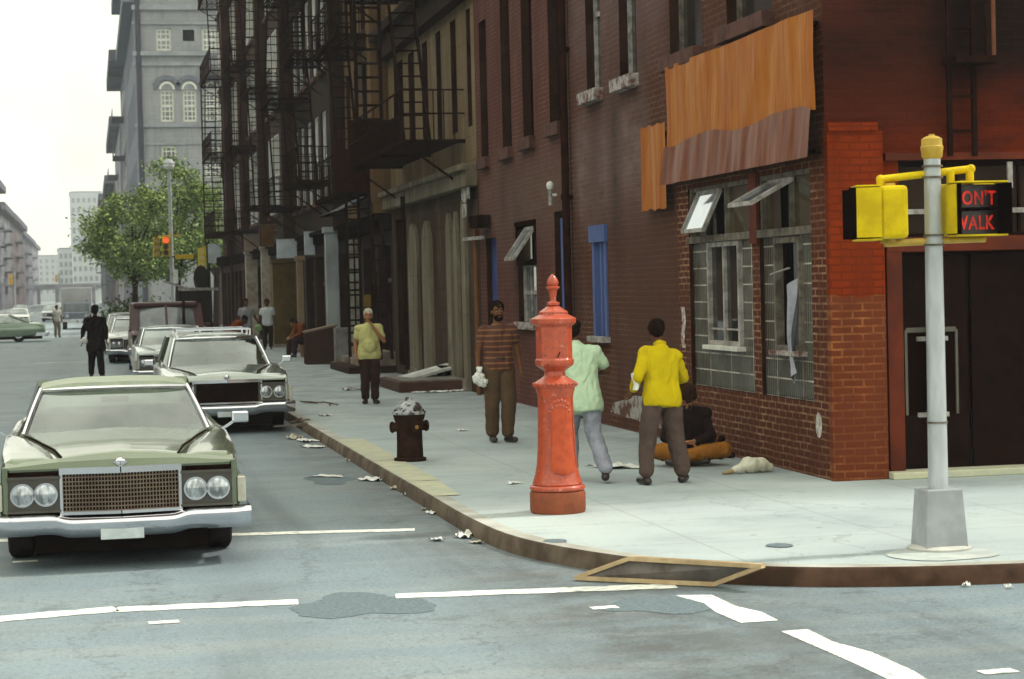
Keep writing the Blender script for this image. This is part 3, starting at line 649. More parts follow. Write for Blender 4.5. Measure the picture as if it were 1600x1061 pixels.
# ---------------- second brick building
B = thing('brick_row_house', 'red brick row house with four tall narrow dark windows, left of the drain pipe', 'building', (XW, 30, 0))
YB0, YB1 = 29.92, 37.38
tall = [(30.42, 31.24, 4.62, 9.2), (32.42, 33.24, 4.55, 7.9), (34.2, 34.98, 4.5, 7.4), (36.28, 36.95, 4.47, 6.95)]
low = [(30.5, 31.1, .2, 3.26), (32.5, 33.95, 1.52, 3.12), (35.75, 36.75, .2, 3.0)]
mb = MB(); wall(mb, 'x', XW, YB0, YB1, 0, 15, tall+low, .22); bw(mb, 'front_wall', brickB, B)
shell(B, XW+.01, 20, YB0, YB1, 15, dbrick1, wallx=1)
for h in tall: window(B, 'x', XW, h, .19, .05, 2, 1, fm=darkwood, gm=glassd, sill=sillm, so_=.1, sh=.2)
h = low[0]; q = MB(); wbox(q, 'x', XW, h[0], h[1]-.06, h[2], h[3]-.1, .08, .12); bw(q, 'door', bluep, B)
h = low[2]; q = MB(); wbox(q, 'x', XW, h[0], h[1], h[2], h[3], .1, .14); bw(q, 'door', blued, B)
h = low[1]; window(B, 'x', XW, (h[0], h[1], h[2], h[3]-.62), .14, .06, 2, 3, fm=woodwhite, gm=M_('street_glass_far', (.10, .11, .11), .05, spec=1.), sill=sillw)
q = MB()
for p_, r_ in (((XW-.35, h[0]+.1, h[3]-.55), (XW-.35, h[0]+.75, h[3]-.55)), ((XW, h[0]+.1, h[3]-.05), (XW, h[0]+.75, h[3]-.05)), ((XW-.35, h[0]+.1, h[3]-.55), (XW, h[0]+.1, h[3]-.05)), ((XW-.35, h[0]+.75, h[3]-.55), (XW, h[0]+.75, h[3]-.05))): q.bar(p_, r_, .05)
hp = bw(q, 'hopper_light', woodwhite, B); q = MB(); q.quad((XW-.35, h[0]+.1, h[3]-.55), (XW-.35, h[0]+.75, h[3]-.55), (XW, h[0]+.75, h[3]-.05), (XW, h[0]+.1, h[3]-.05)); bw(q, 'pane', glassg, hp)
q = MB(); wbox(q, 'x', XW, h[0]-.05, h[1]+.05, h[3]-.66, h[3]-.58, -.02, .14); wbox(q, 'x', XW, h[0]-.05, h[1]+.05, h[3], h[3]+.08, -.04, .1); wbox(q, 'x', XW, h[0]-.05, h[0]+.05, h[3]-.6, h[3], -.02, .1); wbox(q, 'x', XW, h[1]-.05, h[1]+.05, h[3]-.6, h[3], -.02, .1); bw(q, 'transom_frame', darkwood, B)
q = MB(); wbox(q, 'x', XW, h[0]+.75, h[1], h[3]-.55, h[3], .1, .11); bw(q, 'pane', glassb, B)
vp_ = thing('vent_pipe', 'thin rusty upright pipe with a white crossbar beside the far blue door', 'pipe', (XW-.12, 37.2, 0))
q = MB(); q.tube((XW-.12, 37.15, .13), (XW-.12, 37.15, 3.2), .045); bw(q, 'pipe', M_('orange_rust', (.17, .07, .03), .7), vp_)
q = MB(); q.bar((XW-.25, 37.6, 3.02), (XW-.1, 36.5, 3.02), .06); bw(q, 'crossbar', woodwhite, vp_)
q = MB(); q.box(XW-.25, XW-.02, 36.2, 37.0, 3.2, 3.42); bw(q, 'bracket_box', iron, vp_)
wl = thing('wall_lamp', 'small white bulb lamp above the tall narrow blue door', 'lamp', (XW-.1, 30.9, 3.4))
q = MB(); q.tube((XW-.1, 30.9, 3.36), (XW-.1, 30.9, 3.62), .035); bw(q, 'lamp_body', woodwhite, wl)
q = MB(); q.ell((XW-.1, 30.9, 3.66), (.06, .06, .07)); q.box(XW-.08, XW, 30.88, 30.92, 3.5, 3.54); bw(q, 'bulb', trash_w, wl)

palep = brick('pale_pilaster_stone', (.20, .175, .12), (.14, .12, .08), (.12, .10, .07), 'x', bw=1.2, rh=.8, ms=.015, sa=.95, soot=(.05, .028, .015), wash=(.33, .32, .28))
# ---------------- ochre stone building with pilasters
Cb = thing('ochre_stone_building', 'soot-stained ochre stone building with pale pilasters and boarded ground floor', 'building', (XW, 37.4, 0))
YC0, YC1 = 37.42, 48.55
def px2y(px, y, X=XW): return WX(px, y, X).y
ops = []
for a, c in ((732, 738.5), (707, 715.5), (684, 691.5), (662, 670.5), (640, 649.5)): ops.append((px2y(c, 200), px2y(a, 200)))
ops.append((46.2, 47.6))
upo = [(a, c, 5.15, 7.35) for a, c in ops if c-a > .1]
gops = [(46.3, 47.9)]
gop = [(a, c, .35, 3.75) for a, c in gops]
mb = MB(); wall(mb, 'x', XW, YC0, YC1, 0, 4.25, gop, .3); bw(mb, 'ground_wall', stoneCg, Cb)
mb = MB(); wall(mb, 'x', XW, YC0, YC1, 4.25, 8.2, upo, .3); bw(mb, 'front_wall', stoneC, Cb)
up2 = [(a, c, 9., 11.4) for a, c in ops if c-a > .1]
mb = MB(); wall(mb, 'x', XW, YC0, YC1, 8.2, 16, up2, .3); bw(mb, 'upper_wall', stoneC, Cb)
shell(Cb, XW+.01, 20, YC0, YC1, 16, dbrick1, wallx=1)
for h in upo+up2: window(Cb, 'x', XW, h, .27, .05, 2, 1, fm=darkwood, gm=blackin)
for i, h in enumerate(gop):
    q = MB(); wbox(q, 'x', XW, h[0], h[1], h[2], h[3], .2, .25); d_ = bw(q, 'door', darkwood, Cb)
    q = MB(); wbox(q, 'x', XW, (h[0]+h[1])/2-.03, (h[0]+h[1])/2+.03, h[2], h[3], .15, .2); wbox(q, 'x', XW, h[0], h[1], 2.6, 2.68, .15, .19); bw(q, 'rail', rustiron, d_)
mb = MB(); wbox(mb, 'x', XW, YC0, YC1, 4.0, 4.3, -.22, 0); wbox(mb, 'x', XW, YC0, YC1, 4.3, 4.42, -.32, 0); bw(mb, 'string_course', palep, Cb, bevel=.02)
mb = MB(); wbox(mb, 'x', XW, YC0, YC1, 7.55, 8.0, -.25, 0); wbox(mb, 'x', XW, YC0, YC1, 8.0, 8.2, -.45, 0); bw(mb, 'cornice', dbrick1, Cb)
for pa_, pb_, zt_ in ((640, 658, 3.45), (662, 679, 3.45), (700, 711, 3.5), (712, 721, 3.5), (724, 734, 3.7)):
    c, a = px2y(pa_+3, 450), px2y(pb_-1, 450)
    if True:
        q = MB(); m_ = (a+c)/2; hw = (c-a)/2
        pts = [(-hw, .3), (hw, .3), (hw, zt_-.5)]+[(hw*math.cos(t_*PI/8), zt_-.5+.62*math.sin(t_*PI/8)) for t_ in range(1, 8)]+[(-hw, zt_-.5)]
        n_ = len(pts); q.add([(XW-.07, m_+u, z) for u, z in pts]+[(XW+.0, m_+u, z) for u, z in pts], [tuple(range(n_)), tuple(range(2*n_-1, n_-1, -1))]+[(i, (i+1) % n_, n_+(i+1) % n_, n_+i) for i in range(n_)])
        bw(q, 'pilaster', palep, Cb)
        q = MB(); wbox(q, 'x', XW, a-.03, c+.03, .0, .36, -.12, 0); bw(q, 'plinth', kerb_m, Cb)
for u_ in (37.7, 38.3):
    q = MB(); q.grid(lambda a_, b_: (XW-.14, 37.5+a_*.9, 3.75+b_*.62+.05*math.sin(a_*8)), 6, 5) if u_ < 38 else q.box(XW-.13, XW-.11, 38.0, 38.4, 3.45, 3.7)
    bw(q, 'peeling_plaster', M_('white_plaster', (.45, .47, .44), .9, c2=(.12, .09, .06), ns=5.), Cb)

# ---------------- further tenements down the block
def tenement(name, label, y0, y1, Z, mat, base_mat, nwin, z0=4.9, dz=3.9, wh=2.2, ww=1.0, fm=greywood, gm=glassg, cols=1, cornice=True, extra=(), dep=.18, npier=1):
    T = thing(name, label, 'building', (XW, y0, 0)); n = nwin; pit = (y1-y0)/n; holes = []
    z = z0
    while z+wh < Z-1:
        for i in range(n):
            u = y0+pit*(i+.5); holes.append((u-ww/2, u+ww/2, z, z+wh))
        z += dz
    mb = MB(); wall(mb, 'x', XW, y0+.01, y1-.01, 3.9, Z, holes, dep+.04); bw(mb, 'front_wall', mat, T)
    shell(T, XW+.01, 20, y0+.01, y1-.01, Z, dbrick1, wallx=1)
    for h in holes: window(T, 'x', XW, h, dep, .07, 4 if cols > 1 else 2, cols, fm=fm, gm=gm, sill=sillm, so_=.12, sh=.14)
    gh = []
    m_ = max(2, int((y1-y0)/2.6)); p2 = (y1-y0)/m_
    for i in range(m_): gh.append((y0+p2*i+.3, y0+p2*(i+1)-.3, .3, 3.2))
    mb = MB(); wall(mb, 'x', XW, y0+.01, y1-.01, 0, 3.9, gh, .35); bw(mb, 'ground_wall', base_mat, T)
    for i, h in enumerate(gh):
        q = MB(); wbox(q, 'x', XW, h[0], h[1], h[2], h[3], .3, .35); sfm = extra[i % len(extra)] if extra else darkwood
        s_ = bw(q, 'shopfront', sfm, T)
        q = MB(); u = (h[0]+h[1])/2; wbox(q, 'x', XW, u-.05, u+.05, h[2], h[3], .22, .3); wbox(q, 'x', XW, h[0], h[1], 2.3, 2.4, .24, .3); bw(q, 'frame', greywood, s_)
    mb = MB(); wbox(mb, 'x', XW, y0+.02, y1-.02, 3.55, 3.8, -.3, 0); wbox(mb, 'x', XW, y0+.02, y1-.02, 3.8, 3.92, -.42, 0); bw(mb, 'shop_cornice', darkwood, T)
    for yy in [y0+.02]+[y0+(y1-y0)*k/npier for k in range(1, npier)]:
        mb = MB(); wbox(mb, 'x', XW, yy, yy+.55, 3.95, Z-.75, -.42, 0); bw(mb, 'pier', mat, T)
    if cornice:
        mb = MB(); wbox(mb, 'x', XW, y0+.02, y1-.02, Z-.7, Z-.1, -.5, 0); wbox(mb, 'x', XW, y0+.02, y1-.02, Z-.1, Z+.15, -.7, 0); bw(mb, 'cornice', darkwood, T)
    return T
skyglass = M_('sky_reflection_glass', (.50, .56, .64), .15, c2=(.42, .46, .50), ns=.55, spec=.8)  # pale pane colour painted in for the sky mirrored in far windows
ochre2 = brick('ochre_brick', (.16, .095, .042), (.125, .075, .036), (.045, .03, .018), 'x', sa=.8, soot=(.03, .014, .008), bw=.5, rh=.2)
palepost = M_('pale_shop_paint', (.42, .38, .32), .7, c2=(.25, .2, .15), ns=3.)
olive = M_('olive_board', (.11, .075, .018), .7, c2=(.07, .045, .012), ns=3.)
D = tenement('tenement_building', 'ochre brick tenement behind the long drop ladders', 48.57, 57.0, 18, ochre2, dbrick1, 5, wh=3.1, ww=.85, gm=glassd, fm=darkwood, extra=(darkwood, darkwood, greywood))
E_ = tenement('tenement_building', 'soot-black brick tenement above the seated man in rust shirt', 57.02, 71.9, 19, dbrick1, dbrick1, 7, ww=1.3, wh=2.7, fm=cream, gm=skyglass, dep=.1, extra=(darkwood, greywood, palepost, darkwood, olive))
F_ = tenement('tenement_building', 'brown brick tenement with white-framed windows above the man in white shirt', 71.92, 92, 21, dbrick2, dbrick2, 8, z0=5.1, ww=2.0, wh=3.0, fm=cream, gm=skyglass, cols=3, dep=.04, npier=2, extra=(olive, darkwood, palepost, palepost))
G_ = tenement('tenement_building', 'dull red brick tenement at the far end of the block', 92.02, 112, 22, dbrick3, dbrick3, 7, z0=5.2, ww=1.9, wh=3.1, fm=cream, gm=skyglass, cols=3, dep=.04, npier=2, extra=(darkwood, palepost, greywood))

# ---------------- fire escapes
def fire_escape(label, y0, y1, levels, X=XW, out=1.15, mat=iron, ladders=(), drop=None, solid=True, hatch_side=1):
    T = thing('fire_escape', label, 'fire escape', (X, y0, levels[0]), group='fire escapes on the tenement fronts'); xo = X-out
    for k, z in enumerate(levels):
        mb = MB()
        n = int(out/.085)
        for i in range(n+1):
            x = xo+out*i/n; mb.bar((x, y0, z), (x, y1, z), .045, .02)
        for y in (y0, (y0+y1)/2, y1): mb.bar((xo, y, z-.03), (X, y, z-.03), .06, .07)
        mb.bar((xo, y0, z-.03), (xo, y1, z-.03), .05, .1)
        p = bw(mb, 'platform', mat, T)
        mb = MB()
        for zz in (.5, .95): mb.bar((xo, y0, z+zz), (xo, y1, z+zz), .03); mb.bar((xo, y0, z+zz), (X, y0, z+zz), .03); mb.bar((xo, y1, z+zz), (X, y1, z+zz), .03)
        m_ = int((y1-y0)/(.36 if solid else .9))
        for i in range(m_+1):
            y = y0+(y1-y0)*i/m_; mb.bar((xo, y, z), (xo, y, z+.95), .018)
        for i in range(6):
            x = xo+out*i/6
            for y in (y0, y1): mb.bar((x, y, z), (x, y, z+.95), .02)
        bw(mb, 'railing', mat, p)
        for y in (y0+.2, y1-.2): mb = MB(); mb.bar((xo+.05, y, z-.06), (X, y, z-.9), .04); bw(mb, 'bracket', mat, p)
        if k+1 < len(levels):        # stair to the level above
            z2 = levels[k+1]; ya, yb = (y0+.5, y0+2.6) if k % 2 == 0 else (y1-.5, y1-2.6)
            mb = MB(); 
            for x in (xo+.1, xo+.6): mb.bar((x, ya, z), (x, yb, z2), .05, .12)
            s_ = 14
            for i in range(1, s_): t_ = i/s_; mb.box(xo+.1, xo+.6, ya+(yb-ya)*t_-.07, ya+(yb-ya)*t_+.07, z+(z2-z)*t_-.01, z+(z2-z)*t_+.01)
            bw(mb, 'stair', mat, T)
    for (y, za, zb, x, w_) in ladders:
        mb = MB(); 
        for u in (y-w_/2, y+w_/2): mb.bar((x, u, za), (x, u, zb), .05)
        n_ = int(abs(zb-za)/.32)
        for i in range(1, n_): zz = za+(zb-za)*i/n_; mb.bar((x, y-w_/2, zz), (x, y+w_/2, zz), .035)
        bw(mb, 'ladder', mat, T)
    return T
def xladder(T, x0, x1, y, za, zb, mat=iron, ytop=None, name='ladder'):      # a ladder whose rungs run across the street view
    mb = MB(); yt = y if ytop is None else ytop
    for x in (x0, x1): mb.bar((x, y, za), (x, yt, zb), .07, .07)
    n_ = int((zb-za)/.31)
    for i in range(1, n_): t_ = i/n_; mb.bar((x0, y+(yt-y)*t_, za+(zb-za)*t_), (x1, y+(yt-y)*t_, za+(zb-za)*t_), .05)
    return bw(mb, name, mat, T)
fc = fire_escape('rusty black fire escape on the ochre stone building with pale pilasters', 38.6, 46.6, [4.95, 8.7], solid=False, out=1.2)
xladder(fc, 5.95, 6.5, 45.6, 5.0, 10.6)
mb = MB(); mb.box(5.87, 7.05, 46.6, 46.66, 4.95, 6.0); bw(mb, 'end_panel', rustiron, fc)
fd = fire_escape('black fire escape with two long drop ladders to the sidewalk', 49.2, 54.6, [4.5, 8.3, 12.1, 15.9], out=1.15)
mb = MB(); mb.box(5.82, 7.0, 49.1, 49.16, 4.5, 5.5); bw(mb, 'end_panel', rustiron, fd)
x0 = WY(543, 400, 50.6).x; x1 = WY(562, 400, 50.6).x; xladder(fd, x0, x1, 50.6, .13, 4.5)
x0 = WY(590, 400, 47.6).x; x1 = WY(607, 400, 47.6).x; xladder(fd, x0, x1, 47.4, .5, 4.5, ytop=48.9)
xladder(fd, 6.0, 6.5, 50.5, 8.3, 13); xladder(fd, 6.4, 6.9, 52.5, 12, 17)
mb = MB(); mb.bar(WY(629, 307, 44.).to_tuple(), WY(637, 578, 43.8).to_tuple(), .09); bw(mb, 'stay', iron, fd)
dpn_ = thing('paned_screen', 'tall whitish paned door panel seen through the left drop ladder', 'screen', ((WY(553, 400, 51.6).x), 51.6, .3))
q = MB(); q.box(-.17, .17, -.03, .03, .0, 3.1); q.build('panel', M_('paned_white', (.42, .42, .38), .6, c2=(.2, .18, .14), ns=3.), dpn_); q = MB(); q.box(-.02, .02, -.05, -.03, 0, 3.1); [q.box(-.17, -.02, -.05, -.03, z_*.45, z_*.45+.05) for z_ in range(7)]; [q.box(.02, .17, -.05, -.03, z_*.45, z_*.45+.05) for z_ in range(7)]; q.build('muntins', iron, dpn_)
fe = fire_escape('soot-black fire escape on the tenement above the seated man', 58.5, 62.8, [5.3, 9.0, 12.7, 16.4], out=1.2)
fire_escape('soot-black fire escape just beyond the pale shop column', 66.6, 70.6, [4.9, 8.4, 11.9, 15.4], out=1.2)
xladder(fe, 5.95, 6.5, 62, 8.7, 14)
ff = fire_escape('dark fire escape in front of the white-framed tenement windows', 75, 79.5, [5.3, 9.6, 13.9, 18.2], out=1.2)
fire_escape('dark fire escape between two rows of white-framed windows', 85, 89.5, [4.7, 8.2, 11.7, 15.2, 18.7], out=1.2)
fg = fire_escape('reddish-black fire escape with a ladder hanging against the tree', 96, 104, [5.0, 8.7, 12.5, 16.4], out=1.4, mat=rustiron)
xladder(fg, 5.75, 6.75, 104.3, 4.6, 8.7, rustiron); xladder(fg, 5.75, 6.75, 104.3, 8.9, 12.4, rustiron)

# shop signs, awning, columns at the foot of the tenements
def signbox(name, label, cat, px0, py0, px1, py1, Y, mat, th=.15, yaw=0.):
    a = WY(px0, py0, Y); b_ = WY(px1, py1, Y); c = (a+b_)/2; hw = abs(b_.x-a.x)/2; hh = abs(a.z-b_.z)/2
    T = thing(name, label, cat, c, yaw)
    mb = MB(); mb.box(-hw, hw, -th/2, th/2, -hh, hh); mb.build('board', mat, T, bevel=.01)
    mb = MB(); t_ = .03
    for s_ in (-1, 1): mb.box(-hw-t_, hw+t_, -th/2-.01, th/2+.01, s_*(hh+t_/2)-t_/2, s_*(hh+t_/2)+t_/2)
    mb.bar((hw, 0, hh*.5), (max(XW-c.x, hw+.1), 0, hh*.5), .05); mb.build('frame', greywood, T)
    return T
signw = M_('faded_white_sign', (.52, .58, .62), .5, c2=(.40, .45, .5), ns=2.)
signbox('shop_sign', 'large faded blue-white projecting shop sign over the standing man in white shirt', 'sign', 432, 374, 464, 403, 68, signw)
signbox('shop_sign', 'narrow pale projecting shop sign above the seated man', 'sign', 475, 362, 492, 398, 63.5, signw)
signbox('shop_sign', 'pinkish cream shop sign board over the far pale columns', 'sign', 381, 366, 407, 392, 86, M_('pink_sign', (.42, .33, .28), .7, c2=(.33, .25, .2), ns=2.))
signbox('shop_sign', 'amber brown shop sign between the pink and white ones', 'sign', 409, 352, 428, 384, 76, M_('amber_sign', (.14, .065, .015), .7, c2=(.09, .04, .01), ns=2.))
aw = thing('shop_awning', 'sagging pale blue-grey shop awning under the fire escape', 'awning', (6.6, 53.4, 4.1))
mb = MB(); mb.grid(lambda u, v_: (7.05-v_*.95, 51.6+u*3.2, 4.62-v_*.5-.05*math.sin(v_*PI)+.02*math.sin(u*20)), 20, 6); bw(mb, 'cloth', cloth('awning_cloth', (.36, .38, .44)), aw, smooth=60)
mb = MB(); mb.bar((6.1, 51.58, 4.1), (6.1, 54.82, 4.1), .05); mb.bar((6.1, 51.6, 4.1), (7.1, 51.6, 4.2), .04); mb.bar((6.1, 54.8, 4.1), (7.1, 54.8, 4.2), .04); bw(mb, 'frame', iron, aw)
def column(label, px, y0_, y1_, Y, w_, mat):
    a = WY(px, y0_, Y); b_ = WY(px, y1_, Y); T = thing('shop_column', label, 'column', (a.x, Y, .13), 0, 'columns and posts at the shopfronts')
    h = a.z-.13; q = MB(); q.box(-w_/2, w_/2, -w_/2, w_/2, .12, h-.15); q.build('shaft', mat, T, bevel=.02)
    q = MB(); q.box(-w_/2-.05, w_/2+.05, -w_/2-.05, w_/2+.05, 0, .12); q.build('base', kerb_m, T); q = MB(); q.box(-w_/2-.05, w_/2+.05, -w_/2-.05, w_/2+.05, h-.15, h); q.build('capital', mat, T)
    return T
greycol = M_('grey_white_column', (.34, .38, .40), .6, c2=(.2, .21, .22), ns=2., stretch=(1, 1, .4))
column('grey-white shop column beside the black drop ladder', 517, 355, 0, 57.2, .36, greycol)
column('cream shop column beneath the pink sign board', 392, 392, 0, 88, .5, palepost)
column('slim cream shop column right of the pink sign board', 414, 385, 0, 80, .35, palepost)
column('olive boarded column beside the man in white shirt', 443, 405, 0, 74.5, .9, olive)
column('tan shop column left of the seated man', 468, 400, 0, 67, .22, M_('tan_post', (.25, .18, .11), .7))
column('thin brown pole at the edge of the far sidewalk', 361, 375, 0, 96, .1, rustiron)

# ---------------- grey stone corner building over the cross street
GY = 170.
Gr = thing('grey_corner_building', 'tall weathered grey stone building with white sash windows behind the tree', 'building', (4.1, GY, 0))
gx0 = 4.15
mb = MB()
sq = []
def gwin(p0, p1, rows=4, cols=3):
    a = WY(p0[0], p0[1], GY); b_ = WY(p1[0], p1[1], GY); sq.append(((a.x, b_.x, b_.z, a.z), rows, cols))
gwin((243, 44), (268, 79)); gwin((315, 44), (339, 79)); gwin((343+30, 44), (343+54, 79)); gwin((252, 228), (277, 277), 6, 3); gwin((320, 228), (345, 277), 6, 3)
gwin((250, 140), (273, 190), 6, 3); gwin((285, 140), (308, 190), 6, 3); gwin((320, 140), (343, 190), 6, 3)
gwin((250, 330), (277, 375), 6, 3); gwin((300, 330), (327, 375), 6, 3)
wall(mb, 'y', GY, gx0, 24, 0, 34, [s_[0] for s_ in sq]+[(WY(284, 0, GY).x, WY(302, 0, GY).x, WY(0, 64, GY).z, WY(0, 46, GY).z)], .35); bw(mb, 'front_wall', greyst, Gr)
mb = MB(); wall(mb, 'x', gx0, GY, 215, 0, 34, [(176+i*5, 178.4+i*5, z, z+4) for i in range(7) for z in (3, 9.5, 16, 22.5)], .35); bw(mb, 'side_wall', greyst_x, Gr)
for i in range(7):
    for z in (3, 9.5, 16, 22.5): window(Gr, 'x', gx0, (176+i*5, 178.4+i*5, z, z+4), .3, .14, 2, 1, fm=cream, gm=glassg)
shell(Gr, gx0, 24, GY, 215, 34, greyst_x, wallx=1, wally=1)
for h, r_, c_ in sq: window(Gr, 'y', GY, h, .25, .17, r_, c_, fm=cream, gm=glassg)
for h, r_, c_ in sq[5:8]:
    mb = MB(); c = (h[0]+h[1])/2; rr = (h[1]-h[0])/2; zt = h[3]; n_ = 10
    for i in range(n_):
        t0, t1 = PI*i/n_, PI*(i+1)/n_
        mb.bar((c+math.cos(t0)*rr, GY-.03, zt+math.sin(t0)*rr), (c+math.cos(t1)*rr, GY-.03, zt+math.sin(t1)*rr), .16, .18)
    af = bw(mb, 'arch_frame', cream, Gr)
    mb = MB(); mb.add([(c+math.cos(PI*i/n_)*rr, GY-.012, zt+math.sin(PI*i/n_)*rr) for i in range(n_+1)], [tuple(range(n_+1))]); bw(mb, 'pane', glassg, af)
    mb = MB()
    for i in range(n_):
        t0, t1 = PI*i/n_, PI*(i+1)/n_; q_ = rr+.42
        mb.bar((c+math.cos(t0)*q_, GY-.06, zt+math.sin(t0)*q_), (c+math.cos(t1)*q_, GY-.06, zt+math.sin(t1)*q_), .16, .4)
    bw(mb, 'arch_moulding', greyst_x, Gr)
mb = MB()
for y, t_, o_ in ((84, .35, .35), (100, .3, .2), (196, .3, .25), (36, .25, .18), (225, .15, .1), (12, .4, .3)):
    z = WY(260, y, GY).z; wbox(mb, 'y', GY, gx0-.2, 24, z-t_/2, z+t_/2, -o_, -.002)
bw(mb, 'string_course', M_('pale_limestone', (.27, .28, .29), .8, c2=(.2, .21, .23), ns=1.), Gr)
mb = MB(); mb.tube((gx0+.25, GY-.2, 0), (gx0+.25, GY-.2, 33), .22, n=8); bw(mb, 'drain_pipe', M_('dark_pipe', (.05, .05, .07), .7), Gr)
mb = MB(); wbox(mb, 'x', gx0, GY, 215, 26, 27, -.9, 0); wbox(mb, 'x', gx0, GY, 215, 31, 32, -1.2, 0); bw(mb, 'cornice', greyst_x, Gr)

OPP = M_('unseen_opposite_brick', (.07, .03, .022), .85, c2=(.045, .022, .018), ns=.6, spec=0.)
# ---------------- far buildings along the avenue
wproto = None
def farb(label, x0, x1, y0, y1, Z, mat, face='x', dirn=1, rows=4, cols=5, cor=.8, ww=1.1, wh=1.9, name='far_building', bulk=False):
    """x0 = street face; windows are small framed openings copied along the faces one can see"""
    T = thing(name, label, 'building', (x0, y0, 0)); xa, xb = min(x0, x1), max(x0, x1)
    mb = MB(); mb.box(xa, xb, y0, y1, 0, Z); bw(mb, 'wall', mat, T)
    mb = MB(); s_ = -1 if x0 < x1 else 1
    mb.box(min(x0, x0+s_*cor), max(x0, x0+s_*cor), y0-.1, y1+.1, Z-.9, Z+.3); bw(mb, 'cornice', farst[0], T)
    mb = MB(); mb.box(xa+.3, xb-.3, y0+.3, y1-.3, Z, Z+.5); bw(mb, 'roof', farst[0], T)
    if bulk: mb = MB(); mb.box(x0-s_*1, x0-s_*5, y0+1, y0+5, Z+.5, Z+3.5); bw(mb, 'bulkhead', farst[1], T)
    # one window, then copies
    wq = MB()
    if face == 'x': wq.box(x0-.06 if s_ < 0 else x0-.0, x0+.0 if s_ < 0 else x0+.06, 0, ww, 0, wh)
    else: wq.box(0, ww, y0-.06, y0, 0, wh)
    me = wq.mesh('window', glassg)
    for r_ in range(rows):
        for c_ in range(cols):
            o = bpy.data.objects.new('window', me); COL.objects.link(o); o.parent = T; z = 3.5+(Z-5)*(r_+.3)/rows
            if face == 'x': o.location = Vector((0, y0+(y1-y0)*(c_+.35)/cols, z))-T.location
            else: o.location = Vector((xa+(xb-xa)*(c_+.35)/cols, 0, z))-T.location
    if face == 'x' and cor > .5:        # fire-escape balconies jutting over the sidewalk
        for r_ in range(rows):
            z = 4.5+(Z-6)*r_/rows; q = MB(); a = x0+s_*1.3
            q.box(min(a, x0), max(a, x0), y0+(y1-y0)*.35, y0+(y1-y0)*.6, z, z+.12); q.box(min(a, a-s_*.06), max(a, a-s_*.06), y0+(y1-y0)*.35, y0+(y1-y0)*.6, z, z+1.0)
            bw(q, 'balcony', farst[0], T)
    return T
farb('dark bluish building with heavy cornice beyond the grey stone one', 4.2, 20, 218, 250, 27.5, farst[0], rows=5, cor=1.6, bulk=True)
farb('grey building with pale blocks beyond the heavy-corniced one', 4.0, 20, 252, 300, 23.5, farst[1], rows=4, cor=1.2)
farb('hazy brown brick building halfway down the avenue on the right', 3.9, 20, 305, 380, 19.5, farst[2], rows=4, cor=1.4, cols=7)
farb('hazy dark building low behind the tree on the avenue', 3.6, 20, 390, 480, 21, farst[0], rows=4, cor=1.6, cols=6)
farb('dim narrow building far down the right side of the avenue', 3.0, 16, 490, 570, 20, farst[1], rows=4, cor=1.5, cols=6)
farb('tall pale slab tower closing the right side of the avenue', -7.5, 6, 900, 930, 47, farst[3], face='y', rows=10, cols=6, cor=.3, ww=1.2, wh=2)
farb('lower pale grey block left of the slab tower', -12, -6.5, 820, 850, 21, farst[3], face='y', rows=5, cols=3, cor=.3)
farb('tall dark building at the left edge of the picture', -15.2, -30, 335, 372, 21.5, farst[0], rows=5, cor=1.2, cols=6)
farb('stepped hazy building behind the left edge one', -15.6, -30, 374, 430, 19, farst[1], rows=5, cor=1.2, cols=7)
farb('hazy blue-grey row with fire escapes on the left', -16, -30, 436, 520, 19.5, farst[2], rows=4, cor=1.3, cols=8)
farb('lower hazy row further along the left side', -17, -30, 530, 640, 19, farst[0], rows=4, cor=1.2, cols=8)
farb('pale hazy row near the end of the avenue', -19, -34, 650, 800, 21, farst[1], rows=4, cor=1., cols=8)
farb('washed-out block closing the view at the avenue end', -34, -15, 1150, 1180, 25, farst[3], face='y', rows=6, cols=6, cor=.2)
farb('washed-out tall block at the very end of the avenue', -52, -35, 1150, 1180, 27, farst[3], face='y', rows=6, cols=5, cor=.2)
for lb, y0_, y1_, Z_, m_i in (('dark tenement row facing the red brick buildings, out of view on the left', 20, 52, 17, 2), ('soot-dark tenement row facing the fire escapes, out of view on the left', 52.1, 82, 20, 0), ('tall dull tenement at the far left corner of the block, out of view', 82.1, 112, 18, 2)):
    farb(lb, -16.5, -30, y0_, y1_, Z_, OPP, rows=4, cols=6, cor=.8)  # unseen houses opposite, added to shade the street and fill reflections
# viaduct / low dark band across the far end
mb = MB(); mb.box(-40, 4, 640, 646, 4.5, 6.2)
for i in range(8): mb.box(-38+i*5.5, -37+i*5.5, 641, 645, 0, 4.5)
tag(mb.build('viaduct', farst[1]), 'low hazy viaduct crossing the far end of the avenue', 'bridge')
mb = MB(); mb.box(8, 40, 131.5, 132, .13, 4.6); tag(mb.build('yard_wall', M_('yard_wall_brick', (.10, .075, .07), .8, ns=2.)), 'dark brick yard wall behind the tree and signals', 'wall')

